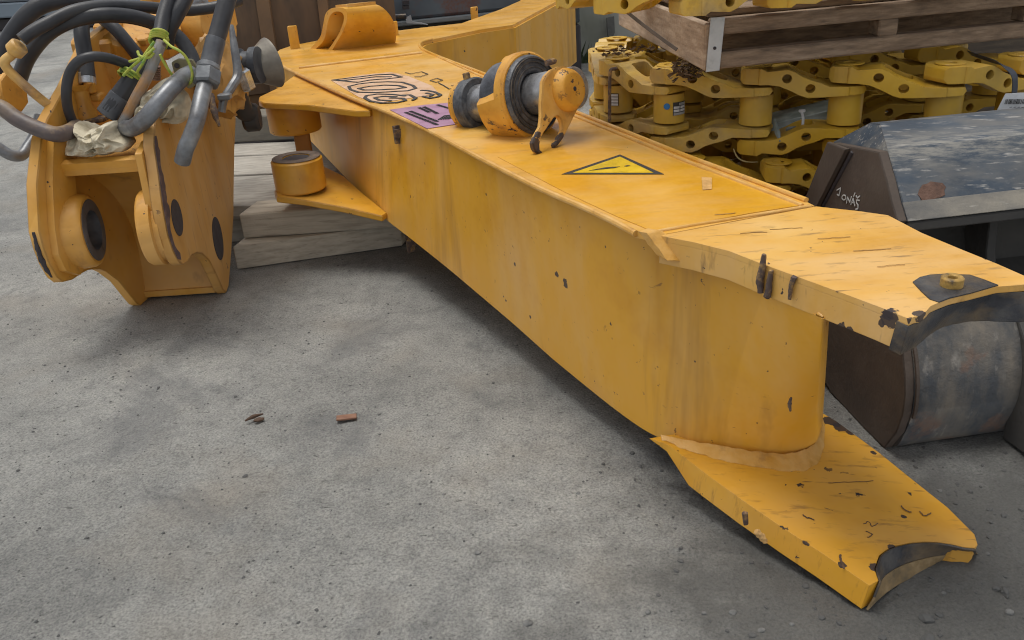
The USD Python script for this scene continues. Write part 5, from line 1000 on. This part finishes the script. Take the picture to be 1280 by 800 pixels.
rp = np.random.default_rng(21); pv, pfc = [], []
def pebble(x, y, r):
    v = np.array(pm.vertices)*(1+rp.normal(0, .16, (len(pm.vertices), 1))); v *= V(r*rp.uniform(.8, 1.5), r*rp.uniform(.7, 1.1), r*rp.uniform(.4, .75)); a = rp.uniform(0, 6.28); R = np.array([[math.cos(a), -math.sin(a), 0], [math.sin(a), math.cos(a), 0], [0, 0, 1]])
    k = sum(len(q) for q in pv); pv.append(v@R.T+V(x, y, gz(x, y)+r*.15)); pfc.append(pm.faces+k)
for i in range(4200):
    x, y = rp.uniform(-2.2, 1.7), .75+3.4*rp.random()**1.5
    dens = meshkit.fbm(V(x*1.3+4, y*1.3+4, 0)[None], 3, 12)[0]
    if rp.random() < .35+.9*max(0, (dens-.42)*5): pebble(x, y, rp.choice([.0016, .0024, .0034, .005], p=[.55, .34, .10, .01]))
for i in range(1500):
    x, y = rp.uniform(-.1, 1.6), rp.uniform(.7, 2.0)
    if rp.random() < float(dirt_zone(V(x), V(y))[0])*.9: pebble(x, y, rp.choice([.0025, .004, .006, .009], p=[.5, .33, .13, .04]))
m_peb = usdkit.material(stage, '/World/Looks/pebble_grey', {'o': ('geometry', {}), 'r': ('rgb_ramp', {'ramp': [(0, (.08, .08, .078)), (.3, (.13, .13, .126)), (.8, (.26, .255, .24)), (1, (.40, .39, .37))]}), 'p': ('principled_bsdf', {'roughness': .85})}, [('o.random_per_island', 'r.fac'), ('r.color', 'p.base_color')], surface='p.BSDF')
S('grit', tri(np.vstack(pv), np.vstack(pfc)), m_peb, 'fine grit and crumbs scattered over the concrete', 'grit', kind='stuff', smooth=False)
m_stone = mat('grey_stone', (.15, .15, .145), (.10, .10, .097), (.22, .215, .205), rough=.9, nscale=60, bump=.5, bscale=200, bevel=0)
stones = [(555, 617, .007), (640, 625, .006), (723, 615, .008), (598, 690, .011), (660, 777, .014), (916, 765, .012), (880, 765, .008), (810, 765, .009), (1175, 612, .009), (1262, 765, .013), (990, 780, .008), (1180, 740, .007), (146, 438, .006), (56, 457, .007), (952, 787, .01), (1235, 690, .008)]
for i, (u, v, r) in enumerate(stones):
    c = at(u, v, z=0); where = ['dark pebble a hand width right of the wood chip', 'tiny dark pebble under the middle of the boom side', 'black pebble in the shade near the boom', 'dark grey stone in the open middle of the concrete', 'pale stone half sunk at the lower edge of the picture', 'grey stone left of the fork tip', 'small stone in front of the fork tip shade', 'grey stone chip below the boom corner', 'stone between the bucket and the fork tip', 'stone in the lower right corner', 'stone just in front of the fork tip', 'small stone right of the fork tip', 'tiny dark stone left under the arm end', 'dark speck of stone at the far left', 'flat stone at the bottom edge near the fork tip', 'stone on the bare patch right of the lower fork'][i]
    r *= .5
    S('stone', blob(V(c[0], c[1], gz(c[0], c[1])+r*.2), V(r*1.2, r*.3, 0), V(-.3*r, r, 0), V(0, 0, r*.7), 30+i, .5, 2, 1.2, False), m_stone, where, 'stone', smooth=False)
